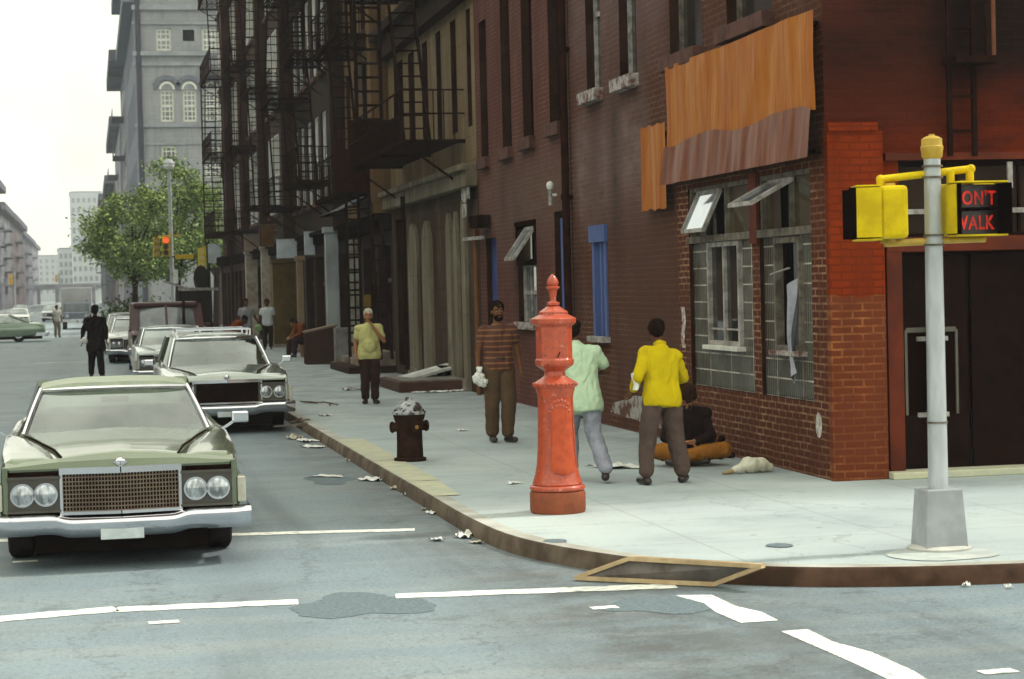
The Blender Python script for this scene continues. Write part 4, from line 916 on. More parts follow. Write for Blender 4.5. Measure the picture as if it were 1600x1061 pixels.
# ================================================================== STREET FURNITURE
# fire alarm pedestal
redal = M_('alarm_red_paint', (.44, .062, .017), .45, c2=(.36, .048, .014), ns=14., bump=.35, bs=22., coat=.25)
nt = redal.node_tree; b = nt.nodes['Principled BSDF']; v = objco(nt); pc_ = b.inputs['Base Color'].links[0].from_socket
c_ = mixc(nt, ramp(nt, noi(nt, v, 26, 6, .8), .585, .605), pc_, (.10, .03, .02)); c_ = mixc(nt, ramp(nt, noi(nt, objco(nt, (1, 1, .25)), 9, 5, .7), .56, .72, 0, .55), c_, (.26, .06, .03)); c_ = mixc(nt, ramp(nt, noi(nt, v, 17, 6, .8), .60, .63, 0, .6), c_, (.62, .30, .24)); L(nt, c_, b.inputs['Base Color'])
redal2b = M_('alarm_door_paint', (.47, .085, .032), .5, c2=(.38, .06, .025), ns=12., bump=.35, bs=22.)
redal2 = M_('alarm_base_paint', (.27, .075, .035), .6, c2=(.20, .06, .03), ns=6., bump=.3, bs=18.)
p = G(872, 800, .13)
al = thing('fire_alarm_post', 'tall red cast-iron fire alarm post with pointed finial on the sidewalk', 'alarm post', (p.x, p.y, .13))
MB().lathe([(.235, 0), (.245, .02), (.245, .17), (.235, .19), (.20, .195)], n=40).build('base', redal2, al, smooth=50)
MB().lathe([(.20, .19), (.238, .2), (.245, .215), (.238, .235), (.215, .245), (.222, .255), (.215, .27), (.195, .33), (.178, .42), (.168, .55), (.160, .8), (.155, 1.0), (.160, 1.04), (.172, 1.08), (.172, 1.10)], n=40).build('shaft', redal, al, smooth=50)
q = MB().lathe([(.150, 1.09), (.185, 1.10), (.19, 1.115), (.19, 1.135), (.17, 1.15), (.12, 1.18), (.095, 1.20), (.088, 1.24)], n=40)
for i in range(30):
    t = 2*PI*i/30; q.ell((.188*math.cos(t), .188*math.sin(t), 1.125), (.014, .014, .018), 6, 5)
q.build('collar', redal, al, smooth=50)
MB().lathe([(.088, 1.235), (.12, 1.26), (.165, 1.29), (.172, 1.31), (.172, 1.34), (.160, 1.35), (.160, 1.63), (.168, 1.64)], n=8, rot=PI/8-.2).build('alarm_box', redal, al, bevel=.006)
MB().lathe([(.168, 1.635), (.198, 1.66), (.200, 1.70), (.19, 1.705), (.13, 1.735), (.128, 1.76), (.118, 1.765), (.06, 1.805), (.04, 1.815)], n=8, rot=PI/8-.2).build('roof', redal, al, bevel=.004)
MB().lathe([(.04, 1.81), (.058, 1.82), (.058, 1.84), (.03, 1.85), (.026, 1.87), (.036, 1.93), (.043, 1.955), (.05, 1.96), (.06, 1.965), (.06, 1.98), (.04, 1.985), (.05, 2.0), (.052, 2.015), (.045, 2.04), (.025, 2.07), (.006, 2.09)], n=20).build('finial', redal, al, smooth=50)
q = MB()      # door panel on the shaft, curved with it
def sh(u, v_):
    a = -PI/2+.12+(u-.5)*1.15; r_ = .186; z = .38+v_*.62; r_ += .035*max(0, (.62-z))*2.4-.012*min(1, max(0, z-.5)/.4)
    return (r_*math.cos(a), r_*math.sin(a), z-(.035*(1-(2*u-1)**2) if v_ == 0 else 0))
q.grid(sh, 14, 12); dpn = q.build('door', redal2b, al, smooth=60)
q = MB()
for a_ in (-.46, .70): q.path([sh(.5+a_*.95-.1, .02*0+j/8) for j in range(9)], .006, 6)
q.bar(sh(.1, .42), sh(.9, .42), .008, .02); q.build('door_trim', redal, dpn)
q = MB()
for i in range(13):
    a = -PI/2+.5*(i/6-1); q.ell((.166*math.cos(a), .166*math.sin(a), .965+.022*(1 if i % 2 else -1)-.05*(i/6-1)**2), (.022, .014, .020), 8, 6)
q.build('cast_emblem', redal, al, smooth=60)
q = MB(); q.bar((-.01, -.168, 1.36), (.012, -.172, 1.41), .01); q.build('handle', iron, al)

# fire hydrant
p = G(641, 720, .13); hyb = M_('hydrant_brown_black', (.018, .009, .006), .5, c2=(.035, .017, .011), ns=9., bump=.3, bs=25.)
hys = M_('hydrant_silver', (.36, .38, .39), .4, c2=(.04, .03, .025), ns=11., lo=.48, hi=.58, bump=.3)
hy = thing('fire_hydrant', 'dark brown fire hydrant with a scuffed silver bonnet near the kerb', 'hydrant', (p.x, p.y, .13), .25)
MB().lathe([(.185, 0), (.19, .015), (.185, .035), (.155, .045), (.15, .2), (.148, .40), (.155, .43), (.168, .47), (.185, .52), (.185, .54)], n=32).build('barrel', hyb, hy, smooth=40)
MB().lathe([(.18, .538), (.195, .545), (.195, .575), (.165, .585), (.155, .62), (.125, .67), (.085, .695), (.045, .705), (.04, .74), (.005, .745)], n=32).build('bonnet', hys, hy, smooth=40)
for s_ in (-1, 1): q = MB(); q.tube((s_*.1, 0, .40), (s_*.205, 0, .40), .055, .055, 14); q.tube((s_*.2, 0, .40), (s_*.225, 0, .40), .066, .066, 8); q.build('side_nozzle', hyb, hy, smooth=40)
q = MB(); q.tube((.0, -.1, .40), (.0, -.19, .40), .06, .06, 16); q.tube((0, -.185, .40), (0, -.215, .40), .074, .07, 8); q.build('front_nozzle', hyb, hy, smooth=40)
q = MB(); q.tube((0, -.214, .40), (0, -.235, .40), .028, .02, 6); q.build('cap_nut', M_('brass_nut', (.38, .24, .05), .4, metal=.5), hy)
q = MB()
for i in range(8): t = 2*PI*i/8; q.tube((.172*math.cos(t), .172*math.sin(t), .565), (.172*math.cos(t), .172*math.sin(t), .595), .014, n=6)
q.build('bolts', hyb, hy)

# signal pole
p = G(1468, 858, .13); PX, PY = p.x, p.y
galv = M_('galvanised_pole', (.46, .49, .50), .45, metal=.3, c2=(.34, .37, .38), ns=9., stretch=(1, 1, .25))
galvb = M_('grey_base_paint', (.34, .36, .38), .5, c2=(.27, .29, .30), ns=5.)
yel = M_('signal_yellow', (.62, .46, .0), .5, c2=(.48, .33, .0), ns=6., spec=.15)
yeld = M_('signal_ochre', (.50, .33, .03), .45, c2=(.38, .24, .02), ns=8.)
po = thing('signal_pole', 'pale grey steel signal pole with yellow cap on a square tapered base', 'signal pole', (PX, PY, .13))
q = MB(); n4 = []
for z, h_ in ((0, .165), (.42, .138), (.445, .138)):
    n4.append([(-h_, -h_*.9, z), (h_, -h_*.9, z), (h_, h_*.9, z), (-h_, h_*.9, z)])
q.add(sum(n4, []), [(0, 1, 5, 4), (1, 2, 6, 5), (2, 3, 7, 6), (3, 0, 4, 7), (4, 5, 9, 8), (5, 6, 10, 9), (6, 7, 11, 10), (7, 4, 8, 11), (8, 9, 10, 11), (3, 2, 1, 0)]); q.build('base', galvb, po, bevel=.008)
q = MB().lathe([(.23, -.0), (.235, .02), (.20, .035), (.1, .04)], n=24); q.build('footing_ring', M_('cement_ring', (.5, .5, .46), .8), po, smooth=40)
q = MB().tube((0, 0, .44), (0, 0, 2.86), .072, .060, 28); q.build('shaft', galv, po, smooth=40)
for z in (.92, 2.21, 2.28, 2.70, 2.78): q = MB(); q.tube((0, 0, z), (0, 0, z+.014), .076, n=24); q.build('band', greywood, po, smooth=40)
q = MB().lathe([(.062, 2.84), (.075, 2.86), (.078, 2.90), (.082, 2.91), (.082, 2.93), (.076, 2.935), (.074, 2.985), (.05, 3.0), (.02, 3.01), (.02, 3.02)], n=24); q.build('cap', yeld, po, smooth=40)
q = MB()
q.tube((-.38, .05, 2.70), (.30, .0, 2.765), .027, n=12); q.ell((-.38, .05, 2.70), (.033,)*3); q.ell((.30, 0, 2.765), (.033,)*3)
q.tube((-.38, .05, 2.62), (-.38, .05, 2.70), .03, n=10); q.tube((.14, .0, 2.66), (.14, 0, 2.75), .03, n=10); q.tube((.29, .0, 2.66), (.29, 0, 2.765), .03, n=10)
q.build('upper_arm', yel, po, smooth=40)
q = MB(); q.tube((-.36, .05, 2.235), (.06, 0, 2.245), .026, n=12); q.tube((.06, 0, 2.245), (.40, 0, 2.25), .022, n=12); q.tube((-.36, .05, 2.235), (-.36, .05, 2.29), .03, n=10); q.build('lower_arm', yeld, po, smooth=40)
# dark sign plate strapped behind the pole
sp_ = thing('pole_sign', 'dark blank sign plate with a pale rim strapped to the signal pole', 'sign', (PX, PY+.09, 1.42))
q = MB(); q.box(-.185, .185, -.008, .008, -.31, .31); q.build('plate', M_('sign_back', (.010, .004, .003), .8), sp_, bevel=.004)
q = MB(); q.bar((-.19, -.01, .31), (.19, -.01, .31), .02, .035); q.bar((.195, -.01, .31), (.195, -.01, -.31), .018, .02); q.bar((-.195, -.01, .31), (-.195, -.01, -.31), .012, .02); q.build('rim', M_('rim_grey', (.12, .11, .09), .5), sp_)
for z in (.245, -.31): q = MB(); q.box(-.115, .115, -.05, -.01, z-.016, z+.016); q.build('bracket', woodwhite, sp_)

def pedsignal(label, loc, rz):
    T = thing('walk_signal', label, 'traffic signal', loc, rz, 'pedestrian signals on the pole')      # faces -y
    q = MB(); q.box(-.205, .205, 0, .2, -.19, .19); q.build('housing', yel, T, bevel=.03)
    v_ = MB(); hw, hh, d = .212, .198, .17       # visor: open-fronted hood
    for s_ in (-1, 1): v_.box(s_*hw-.006, s_*hw+.006, -d, .01, -hh+.02, hh-.02)
    v_.box(-hw+.01, hw-.01, -d, .01, hh-.012, hh); v_.box(-hw+.01, hw-.01, -d*.9, .01, -hh, -hh+.012); v_.build('visor', yel, T, bevel=.003)
    v_ = MB(); hw -= .014; hh -= .016
    for s_ in (-1, 1): v_.box(s_*hw-.004, s_*hw+.004, -d-.05, .0, -hh, hh)
    v_.box(-hw, hw, -.05, -.03, -.012, .012)
    v_.build('visor_lining', blackin, T)
    q = MB(); q.box(-.195, .195, -.008, .002, -.18, .18); q.build('face', M_('signal_face', (.018, .006, .005), .3), T)
    for txt, z, ld, lb in (("DON'T", .035, 'lit', 1), ('WALK', -.145, 'lit', 2)):
        cu_ = bpy.data.curves.new('lettering', 'FONT'); cu_.body = txt; cu_.size = .14; cu_.align_x = 'CENTER'; cu_.extrude = .002; cu_.offset = .003; cu_.space_character = 1.12
        to = bpy.data.objects.new('lettering', cu_); COL.objects.link(to)
        dg = bpy.context.evaluated_depsgraph_get(); me = bpy.data.meshes.new_from_object(to.evaluated_get(dg)); bpy.data.objects.remove(to); bpy.data.curves.remove(cu_)
        o = bpy.data.objects.new('lettering', me); COL.objects.link(o); o.parent = T; o.location = (0, -.014, z); o.rotation_euler = (PI/2, 0, 0); o.scale = (.74, 1, 1)
        me.materials.clear(); me.materials.append(REDLIT)
    q = MB(); q.tube((0, .1, -.19), (0, .1, -.215), .04, n=12); q.tube((0, .1, .19), (0, .1, .215), .04, n=12); q.build('hub', yeld, T)
    return T
REDLIT, nt, b = newmat('red_lit_letters')
v = objco(nt); fe_ = ramp(nt, noi(nt, v, 6.), .38, .6, .06, .8); b.inputs['Base Color'].default_value = (.3, .01, .005, 1)
b.inputs['Emission Color'].default_value = (1, .03, .012, 1); L(nt, fe_, b.inputs['Emission Strength'])
pedsignal("yellow pedestrian signal facing the camera, DON'T WALK in red letters", (PX+.30, PY-.02, 2.60), R(2))
pedsignal('yellow pedestrian signal turned side-on, left of the pole with a black visor opening', (PX-.42, PY+.04, 2.585), R(-104))

# board lying on the kerb
pa, pb, pc, pd = G(900, 905, .01), G(1118, 915, .01), G(1192, 887, .16), G(984, 875, .16)
bt = thing('framed_board', 'dark panel with a pale wooden frame lying tilted over the kerb', 'board', (pa+pb+pc+pd)/4)
def bl(P_): return (P_[0]-bt.location[0], P_[1]-bt.location[1], P_[2]-bt.location[2]+.012)
q = MB()
for a_, b_ in ((pa, pb), (pb, pc), (pc, pd), (pd, pa)): q.bar(bl(a_), bl(b_), .055, .03)
q.build('frame', M_('pale_pine', (.50, .38, .22), .6, c2=(.36, .26, .15), ns=8.), bt)
q = MB(); q.quad(*[bl(x_) for x_ in (pa, pb, pc, pd)]); q.build('panel', M_('mottled_panel', (.07, .058, .05), .6, c2=(.13, .115, .105), ns=5.), bt)

# far street lamp with signals, street sign, other poles
p = WY(270, 470, 113.5); lx = p.x
sl = thing('street_lamp', 'tall grey street lamp with a white globe in front of the tree', 'street lamp', (lx, 113.5, .13))
zt = WY(264, 262, 113.5).z
q = MB().tube((0, 0, 0), (-.0, 0, zt-.3), .14, .08, 12); q.build('shaft', galvb, sl, smooth=40)
q = MB(); q.ell((0, 0, zt), (.3, .3, .26)); q.build('globe', trash_w, sl, smooth=60); q = MB().lathe([(.3, zt+.05), (.33, zt+.09), (.2, zt+.28), (.05, zt+.34)], n=16); q.bar((-.5, 0, zt-.05), (-.1, 0, zt-.15), .12); q.build('hood', galvb, sl, smooth=40)
ts = thing('traffic_signal', 'yellow two-way traffic signal with its red lamp lit hanging left of the street lamp', 'traffic signal', (WY(255, 385, 113.2).x, 113.2, WY(255, 385, 113.2).z))
redl = M_('red_signal_lit', (1, .08, .02), .3, emit=2.2, c2=(1, .06, .01)); lensd = M_('dark_lens', (.03, .03, .015), .2)
lens_y = M_('pale_lens', (.55, .5, .2), .3)
for dx, w_, red in ((-.36, .36, 0), (.14, .40, 1)):
    q = MB(); q.box(dx-w_/2, dx+w_/2, -.12, .25, -.55, .5); hd = q.build('housing', yel, ts, bevel=.02)
    for i, z in enumerate((.32, -.02, -.36)):
        m_ = redl if (red and i == 0) else (lensd if red else lens_y); q = MB(); q.tube((dx, -.11, z), (dx, -.15, z), .14, n=14); q.build('lens', m_, hd)
        q = MB(); q.tube((dx, -.1, z+.02), (dx, -.34, z+.02), .165, .165, 14, caps=False); q.build('visor', yel, hd, smooth=40)
q = MB(); q.bar((-.3, 0, .55), (1.0, 0, .6), .08); q.build('arm', yeld, ts)
ys = thing('street_name_sign', 'small blank-looking yellow street sign on the street lamp', 'sign', (WY(288, 401, 113.2).x, 113.2, WY(288, 401, 113.2).z))
q = MB(); q.box(-.5, .5, -.02, .02, -.12, .12); q.build('plate', M_('street_sign_yellow', (.55, .36, .02), .5), ys); q = MB(); q.box(-.66, -.5, -.03, .03, -.04, .04); q.build('bracket', iron, ys)
wp2 = thing('notice_sign', 'small white notice on the street lamp pole', 'sign', (lx+.05, 113.3, WY(276, 432, 113).z)); q = MB(); q.box(-.0, .26, -.02, .02, -.38, .38); q.build('plate', trash_w, wp2); q = MB(); q.box(-.1, .1, .02, .1, .1, .14); q.build('bracket', iron, wp2)
s2 = thing('traffic_signal', 'pale yellow traffic signal on the dark pole near the far corner', 'traffic signal', (WY(316, 402, 110).x, 110, WY(316, 402, 110).z))
q = MB(); q.box(-.2, .2, -.12, .25, -.55, .5); hd = q.build('housing', yel, s2, bevel=.02)
for i, z in enumerate((.32, -.02, -.36)): q = MB(); q.tube((-.02, -.11, z), (-.02, -.15, z), .14, n=14); q.build('lens', lens_y, hd)
q = MB(); q.tube((.32, 0, -4), (.32, 0, .8), .09, n=10); q.build('pole', iron, s2)
q = MB(); q.bar((0, .05, .56), (.32, .05, .56), .06); q.build('arm', yeld, s2)
ns_ = thing('pole_notice', 'white rectangular sign board beside the pale far signal', 'sign', (WY(335, 396, 108).x, 108, WY(335, 396, 108).z)); q = MB(); q.box(-.33, .33, -.03, .03, -.5, .5); q.build('board', signw, ns_); q = MB(); q.tube((-.28, .1, -4), (-.28, .1, .7), .05, n=8); q.build('post', iron, ns_)
ca = thing('shop_canopy', 'dark flat canopy jutting out at the far corner of the block', 'awning', (WY(367, 412, 104).x, 104, 3.6))
q = MB(); q.box(-.8, .9, -2, 2, -.05, .35); q.build('roof', darkwood, ca); q = MB(); q.bar((-.75, -1.9, -3.4), (-.75, -1.9, 0), .08); q.build('post', iron, ca)
hb = thing('rubble_skip', 'dark heap of scrap with pale planks by the far corner lamp', 'skip', (WY(306, 470, 106).x, 106, .13))
zz = WY(300, 455, 106).z
q = MB(); q.box(-.8, .8, -.6, .6, .0, zz-.1); q.build('bin_body', darkwood, hb, bevel=.03); q = MB(); q.bar((-1.6, -.7, zz+.4), (-.4, -.7, zz), .14, .1); q.bar((-.9, -.7, zz+.0), (1.1, -.7, zz-.05), .2, .14); q.build('plank', woodwhite, hb)
q = MB(); q.ell((.3, 0, zz+.5), (.4, .3, .7), 8, 6); q.build('scrap', darkwood, hb)
al2 = thing('arm_lamp', 'distant cobra-head lamp on a thin arm at the upper left', 'street lamp', (-14.5, 300, .13))
q = MB(); q.tube((0, 0, 0), (0, 0, 11.2), .12, .08, 8); q.build('shaft', farst[0], al2)
q = MB(); q.path([(0, 0, 11), (1.2, 0, 11.5), (2.6, 0, 11.6)], .07, 6); q.build('arm', farst[0], al2); q = MB(); q.ell((3.1, 0, 11.6), (.75, .3, .16)); q.build('lamp_head', farst[0], al2)

# ================================================================== TREES
leafA = [M_('leaf_light', (.33, .42, .13), .6, c2=(.22, .31, .09), ns=2.), M_('leaf_dark', (.10, .15, .045), .6, c2=(.06, .10, .03), ns=2.)]
barkm = M_('dark_bark', (.04, .02, .015), .9, c2=(.02, .012, .01), ns=3.)
def tree(label, x, y, ht, rad, cz, seed, nl=7000, trunk=.22, rz_=None):
    rnd = random.Random(seed); T = thing('street_tree', label, 'tree', (x, y, .0))
    q = MB(); q.tube((0, 0, 0), (.1, 0, cz*.55), trunk, trunk*.7, 10)
    tips = []
    for i in range(9):
        a = 2*PI*i/9+rnd.random(); r_ = rad*rnd.uniform(.45, .8); e = (r_*math.cos(a), r_*math.sin(a)*.8, cz+(ht-cz)*rnd.uniform(-.35, .6)); m_ = (e[0]*.4, e[1]*.4, cz*.55+(e[2]-cz*.55)*.5+.3)
        q.tube((.1, 0, cz*.5), m_, trunk*.5, trunk*.28, 7); q.tube(m_, e, trunk*.28, .03, 6); tips.append(e)
    q.build('trunk', barkm, T, smooth=50)
    cl = []
    for i in range(64):
        a = rnd.uniform(0, 2*PI); c_ = rnd.uniform(-1, 1); k = rnd.uniform(.45, 1)**.6; s_ = math.sqrt(1-c_*c_)
        cl.append((Vector((rad*k*s_*math.cos(a), rad*k*s_*math.sin(a)*.8, cz+.2+(ht-cz-.3)*c_*k*(1 if c_ > 0 else .75))), rad*rnd.uniform(.16, .32)))
    for idx, mt in enumerate(leafA):
        q = MB()
        for i in range(nl//2):
            c, r_ = cl[rnd.randrange(len(cl))]
            d = Vector((rnd.gauss(0, 1), rnd.gauss(0, 1), rnd.gauss(0, .8)))*r_*.5; p_ = c+d
            a = Vector((rnd.gauss(0, 1), rnd.gauss(0, 1), rnd.gauss(0, .6))).normalized(); b_ = a.cross(Vector((rnd.gauss(0, 1), rnd.gauss(0, 1), rnd.gauss(0, 1)))).normalized(); s_ = rnd.uniform(.05, .13)
            q.add([p_-a*s_, p_+b_*s_*.6, p_+a*s_, p_-b_*s_*.6], [(0, 1, 2, 3)])
        q.build('crown', mt, T)
    return T
tree('broad leafy green street tree with a forked dark trunk left of the lamp', WY(207, 400, 119).x, 119, WY(0, 292, 119).z, 2.75, WY(0, 385, 119).z, 3, 15000)
tree('taller green tree crown behind the street lamp', WY(275, 400, 123).x, 123, WY(262, 262, 123).z+.4, 2.9, WY(0, 370, 123).z, 5, 15000)
tree('green tree half hidden behind the hanging fire escape ladder', WY(335, 400, 126).x, 126, WY(330, 270, 126).z, 2.9, WY(0, 360, 126).z, 8, 12000)
sh_ = MB(); rnd = random.Random(4)
for i in range(3500):
    p_ = Vector((rnd.gauss(0, .9), rnd.gauss(0, .7), abs(rnd.gauss(0, .55)))); a = Vector((rnd.gauss(0, 1), rnd.gauss(0, 1), rnd.gauss(0, 1))).normalized(); b_ = a.cross(Vector((0, .3, 1))).normalized(); s_ = .12
    sh_.add([p_-a*s_, p_+b_*s_*.6, p_+a*s_, p_-b_*s_*.6], [(0, 1, 2, 3)])
sb = thing('bush', 'dark low bush at the foot of the leafy street tree', 'bush', (WY(210, 470, 121).x, 121, .5)); sh_.build('foliage', leafA[1], sb)
sbt = MB().tube((0, 0, -.5), (0, 0, .4), .08); sbt.build('stem', barkm, sb)

# ================================================================== CARS
def lerp(a, b_, t): return a+(b_-a)*t
def interp(tab, y):
    for i in range(len(tab)-1):
        if y <= tab[i+1][0]:
            t = (y-tab[i][0])/(tab[i+1][0]-tab[i][0]); t = max(0, min(1, t)); t = t*t*(3-2*t)*.35+t*.65
            return [lerp(a, b_, t) for a, b_ in zip(tab[i][1:], tab[i+1][1:])]
    return list(tab[-1][1:])
def car(label, X, Y, rz, Ln=5.6, W=2.0, Ht=1.38, paint=None, roofp=None, kind='sedan', grille='egg', cat='car', lod=0, hood=.88, name='parked_car', pale=None, group=None, dash=None):
    T = thing(name, label, cat, (X, Y, 0), rz, group); w = W/2; paint = paint or paintm('paint', (.3, .3, .3)); roofp = roofp or paint
    cowl = 1.72 if kind != 'van' else 1.05; hz = hood
    tab = [(0, w-.09, hz-.06, hz-.03, .36, .47), (.05, w-.05, hz-.01, hz, .33, .47), (.5, w-.02, hz+.04, hz+.03, .30, .53), (1.1, w-.01, hz+.07, hz+.055, .27, .66), (cowl, w, hz+.08, hz+.075, .26, w*.80),
           (cowl+.6, w+.0, hz+.06, hz+.06, .25, w*.8), (Ln*.68, w, hz+.06, hz+.06, .25, w*.8), (Ln*.8, w-.01, hz+.07, hz+.05, .27, w*.7), (Ln-.25, w-.05, hz+.01, hz-.0, .32, w*.55), (Ln, w-.10, hz-.12, hz-.12, .40, w*.5)]
    def sec(y):
        ww, zs, zc, zb, vx = interp(tab, y)
        return [(ww-.16, zb), (ww-.05, zb+.03), (ww-.01, .47), (ww+.005, .60), (ww+.0, .66), (ww-.025, .69), (ww-.03, zs-.08), (ww-.055, zs-.025), (ww-.11, zs), (vx+.12, zs+.0), (vx+.04, zs-.015), (vx+.012, zc-.04), (vx-.006, zc-.035), (vx-.03, zc-.0), (vx*.55, zc+.02), (.0, zc+.035)]
    ys = [0, .02, .06, .14, .3, .5, .75, 1, 1.25, 1.5, cowl, cowl+.3]+[cowl+.3+(Ln-.3-cowl-.3)*i/9 for i in range(1, 10)]+[Ln-.16, Ln-.06, Ln]
    mb = MB(); rings = []
    for y in ys:
        s_ = sec(y); r_ = [(x, y, z) for x, z in s_]+[(-x, y, z) for x, z in s_[-2::-1]]; rings.append(r_)
    n = len(rings[0]); vs = sum(rings, []); fs = []
    for j in range(len(ys)-1):
        for i in range(n): fs.append((j*n+i, j*n+(i+1) % n, (j+1)*n+(i+1) % n, (j+1)*n+i))
    fs += [tuple(range(n)), tuple((len(ys)-1)*n+i for i in range(n-1, -1, -1))]
    mb.add(vs, fs); body = mb.build('body', [paint], T)
    fy, ry = .98, Ln-1.25 if kind != 'van' else Ln-1.0
    cut = MB()
    for y in (fy, ry):
        for s_ in (-1, 1): cut.tube((s_*(w-.34), y, .36), (s_*(w+.2), y, .36), .40, n=24)
    co = cut.build('cutter', under)
    md = body.modifiers.new('b', 'BOOLEAN'); md.object = co; md.operation = 'DIFFERENCE'; md.solver = 'EXACT'; bake(body)
    bpy.data.objects.remove(co)
    me = body.data; me.polygons.foreach_set('use_smooth', [True]*len(me.polygons)); me.set_sharp_from_angle(angle=R(38))
    bx = MB(); bx.box(-w+.32, w-.32, .06, Ln-.15, .13, .52); bx.build('underbody_shade', under, T)  # black box dropped low to fill the shade under the car
    # wheels
    for y in (fy, ry):
        for s_ in (-1, 1):
            wh = MB(); prof = [(.17, -.1), (.30, -.105), (.335, -.085), (.345, -.05), (.345, .05), (.335, .085), (.30, .105), (.17, .1)]
            vs = []; fs = []; n_ = 28
            for r_, d in prof:
                for i in range(n_): t = 2*PI*i/n_; vs.append((d, r_*math.cos(t), r_*math.sin(t)))
            k = len(prof)
            for j in range(k): 
                for i in range(n_): fs.append((j*n_+i, j*n_+(i+1) % n_, ((j+1) % k)*n_+(i+1) % n_, ((j+1) % k)*n_+i))
            wh.add(vs, fs); wo = wh.build('tyre', rubber, T, smooth=40); wo.location = (s_*(w-.19), y, .345)
            h_ = MB(); h_.tube((-s_*.04, 0, 0), (s_*.06, 0, 0), .19, .19, 20); h_.tube((s_*.06, 0, 0), (s_*.085, 0, 0), .13, .05, 16); h_.build('hubcap', chrome, wo, smooth=40)
    # greenhouse
    zb = hz+.065; van = kind == 'van'
    wy0, wy1 = (cowl-.10, cowl+.80) if not van else (cowl-.1, cowl+.4)
    hb_, ht_ = w*.80, w*.66 if not van else w*.78
    if van: hb_ = w*.76; ht_ = w*.70
    zr = Ht-.07; ry0 = {'sedan': Ln*.70, 'coupe': Ln*.68, 'wagon': Ln-.45, 'van': Ln-.1}[kind]; ry1 = {'sedan': Ln*.82, 'coupe': Ln*.86, 'wagon': Ln-.2, 'van': Ln-.05}[kind]
    bow = .17
    def ws(u, v_, g=0.):
        U = 2*u-1; x = U*lerp(hb_, ht_, v_); return (x, lerp(wy0, wy1, v_)+bow*U*U*(1-.35*v_)-g, lerp(zb, zr, v_)-.012*U*U+.012*math.sin(PI*v_)+g*.6)
    q = MB(); q.grid(ws, 22, 8); q.build('windshield', M_('van_glass', (.20, .23, .24), .12, c2=(.10, .11, .12), ns=1.2, spec=.7) if van else carglass, T, smooth=80)
    q = MB()
    for s_ in (0, 1): q.path([ws(s_, j/6, .012) for j in range(7)], .024, 8)
    q.path([ws(i/16, 1, .012) for i in range(17)], .018, 6); q.path([ws(i/16, 0, .01) for i in range(17)], .014, 6); wf = q.build('windshield_trim', chrome, T, smooth=50)
    q = MB()
    def rf(u, v_):
        U = 2*u-1; f = lerp(wy1+bow*.65*U*U-.02, ry0, v_); k = ht_+.015
        return (U*k, f, zr+.004+(.075*(1-U**4))*(.55+.45*math.sin(PI*min(1, v_*.9+.12))))
    q.grid(rf, 20, 14)
    e0 = len(q.v); 
    def rfb(u, v_): x, y, z = rf(u, v_); return (x, y, zr-.03)
    for s_ in (0, 1): q.grid(lambda a_, b_: (rf(s_, a_) if b_ > .5 else rfb(s_, a_)), 14, 1)
    q.grid(lambda a_, b_: (rf(a_, 0) if b_ > .5 else rfb(a_, 0)), 20, 1); q.grid(lambda a_, b_: (rf(a_, 1) if b_ > .5 else rfb(a_, 1)), 20, 1); q.grid(rfb, 4, 2)
    q.build('roof', roofp, T, smooth=50)
    q = MB(); q.grid(lambda u, v_: ((2*u-1)*lerp(ht_, hb_, v_), lerp(ry0, ry1, v_), lerp(zr, zb, v_)), 6, 3); q.build('rear_window', carglass, T)
    for s_ in (-1, 1):
        a0 = (s_*hb_, wy0+bow, zb); a1 = (s_*ht_, wy1+bow*.65, zr); b0 = (s_*hb_, ry1, zb); b1 = (s_*ht_, ry0, zr)
        q = MB(); q.quad(a0, b0, b1, a1); q.build('side_window', carglass, T)
        q = MB(); m0 = lerp(a0[1], b0[1], .45); q.bar((s_*hb_, m0, zb), (s_*ht_, lerp(a1[1], b1[1], .4), zr), .05, .05)
        q.bar(b0, b1, .12, .06); q.bar((s_*hb_, a0[1]-.05, zb), (s_*hb_, ry1, zb), .04, .03); q.build('pillar', roofp if van else paint, T)
        if kind in ('wagon',): q = MB(); q.bar((s_*(ht_-.06), wy1+.6, zr+.12), (s_*(ht_-.06), ry0-.2, zr+.12), .03); [q.bar((s_*(ht_-.06), y_, zr+.03), (s_*(ht_-.06), y_, zr+.12), .03) for y_ in (wy1+.6, (wy1+ry0)/2, ry0-.2)]; q.build('roof_rail', chrome, T)
    if kind == 'wagon':
        q = MB(); [q.bar((-ht_+.06, y_, zr+.125), (ht_-.06, y_, zr+.125), .028) for y_ in (wy1+.62, wy1+1.1, ry0-.2)]; q.build('roof_rack', chrome, T)
    if lod == 0:      # wipers, cowl vent, hood seams, inside mirror
        q = MB(); q.grid(lambda u, v_: (lambda p_: (p_[0], p_[1]-.02-.07*v_, p_[2]+.012-.006*v_))(ws(u, 0)), 20, 1); q.build('cowl_vent', iron, T)
        for s_ in (-1, 1):
            q = MB(); q.path([(s_*(interp(tab, y_)[4]-.016), y_, interp(tab, y_)[2]-.008) for y_ in [.1+.08*k_ for k_ in range(20)]], .006, 5); q.build('hood_seam', under, T)
        q = MB(); q.bar((-.12, wy1-.02, zr-.10), (.12, wy1-.02, zr-.10), .02, .05); q.build('inside_mirror', under, T)
    # cabin
    q = MB(); q.box(-hb_+.05, hb_-.05, wy0+.3, wy0+.55, zb-.06, zb+.02); q.build('dashboard', dash or seatm, T, bevel=.01)
    q = MB()
    for s_ in (-1, 1): q.box(s_*.4-.28, s_*.4+.28, wy0+1.25, wy0+1.4, zb-.1, zb+.16)
    q.box(-.62, .62, Ln*.68-.3, Ln*.68-.15, zb-.1, zb+.13); q.build('seat', seatm, T, bevel=.04)
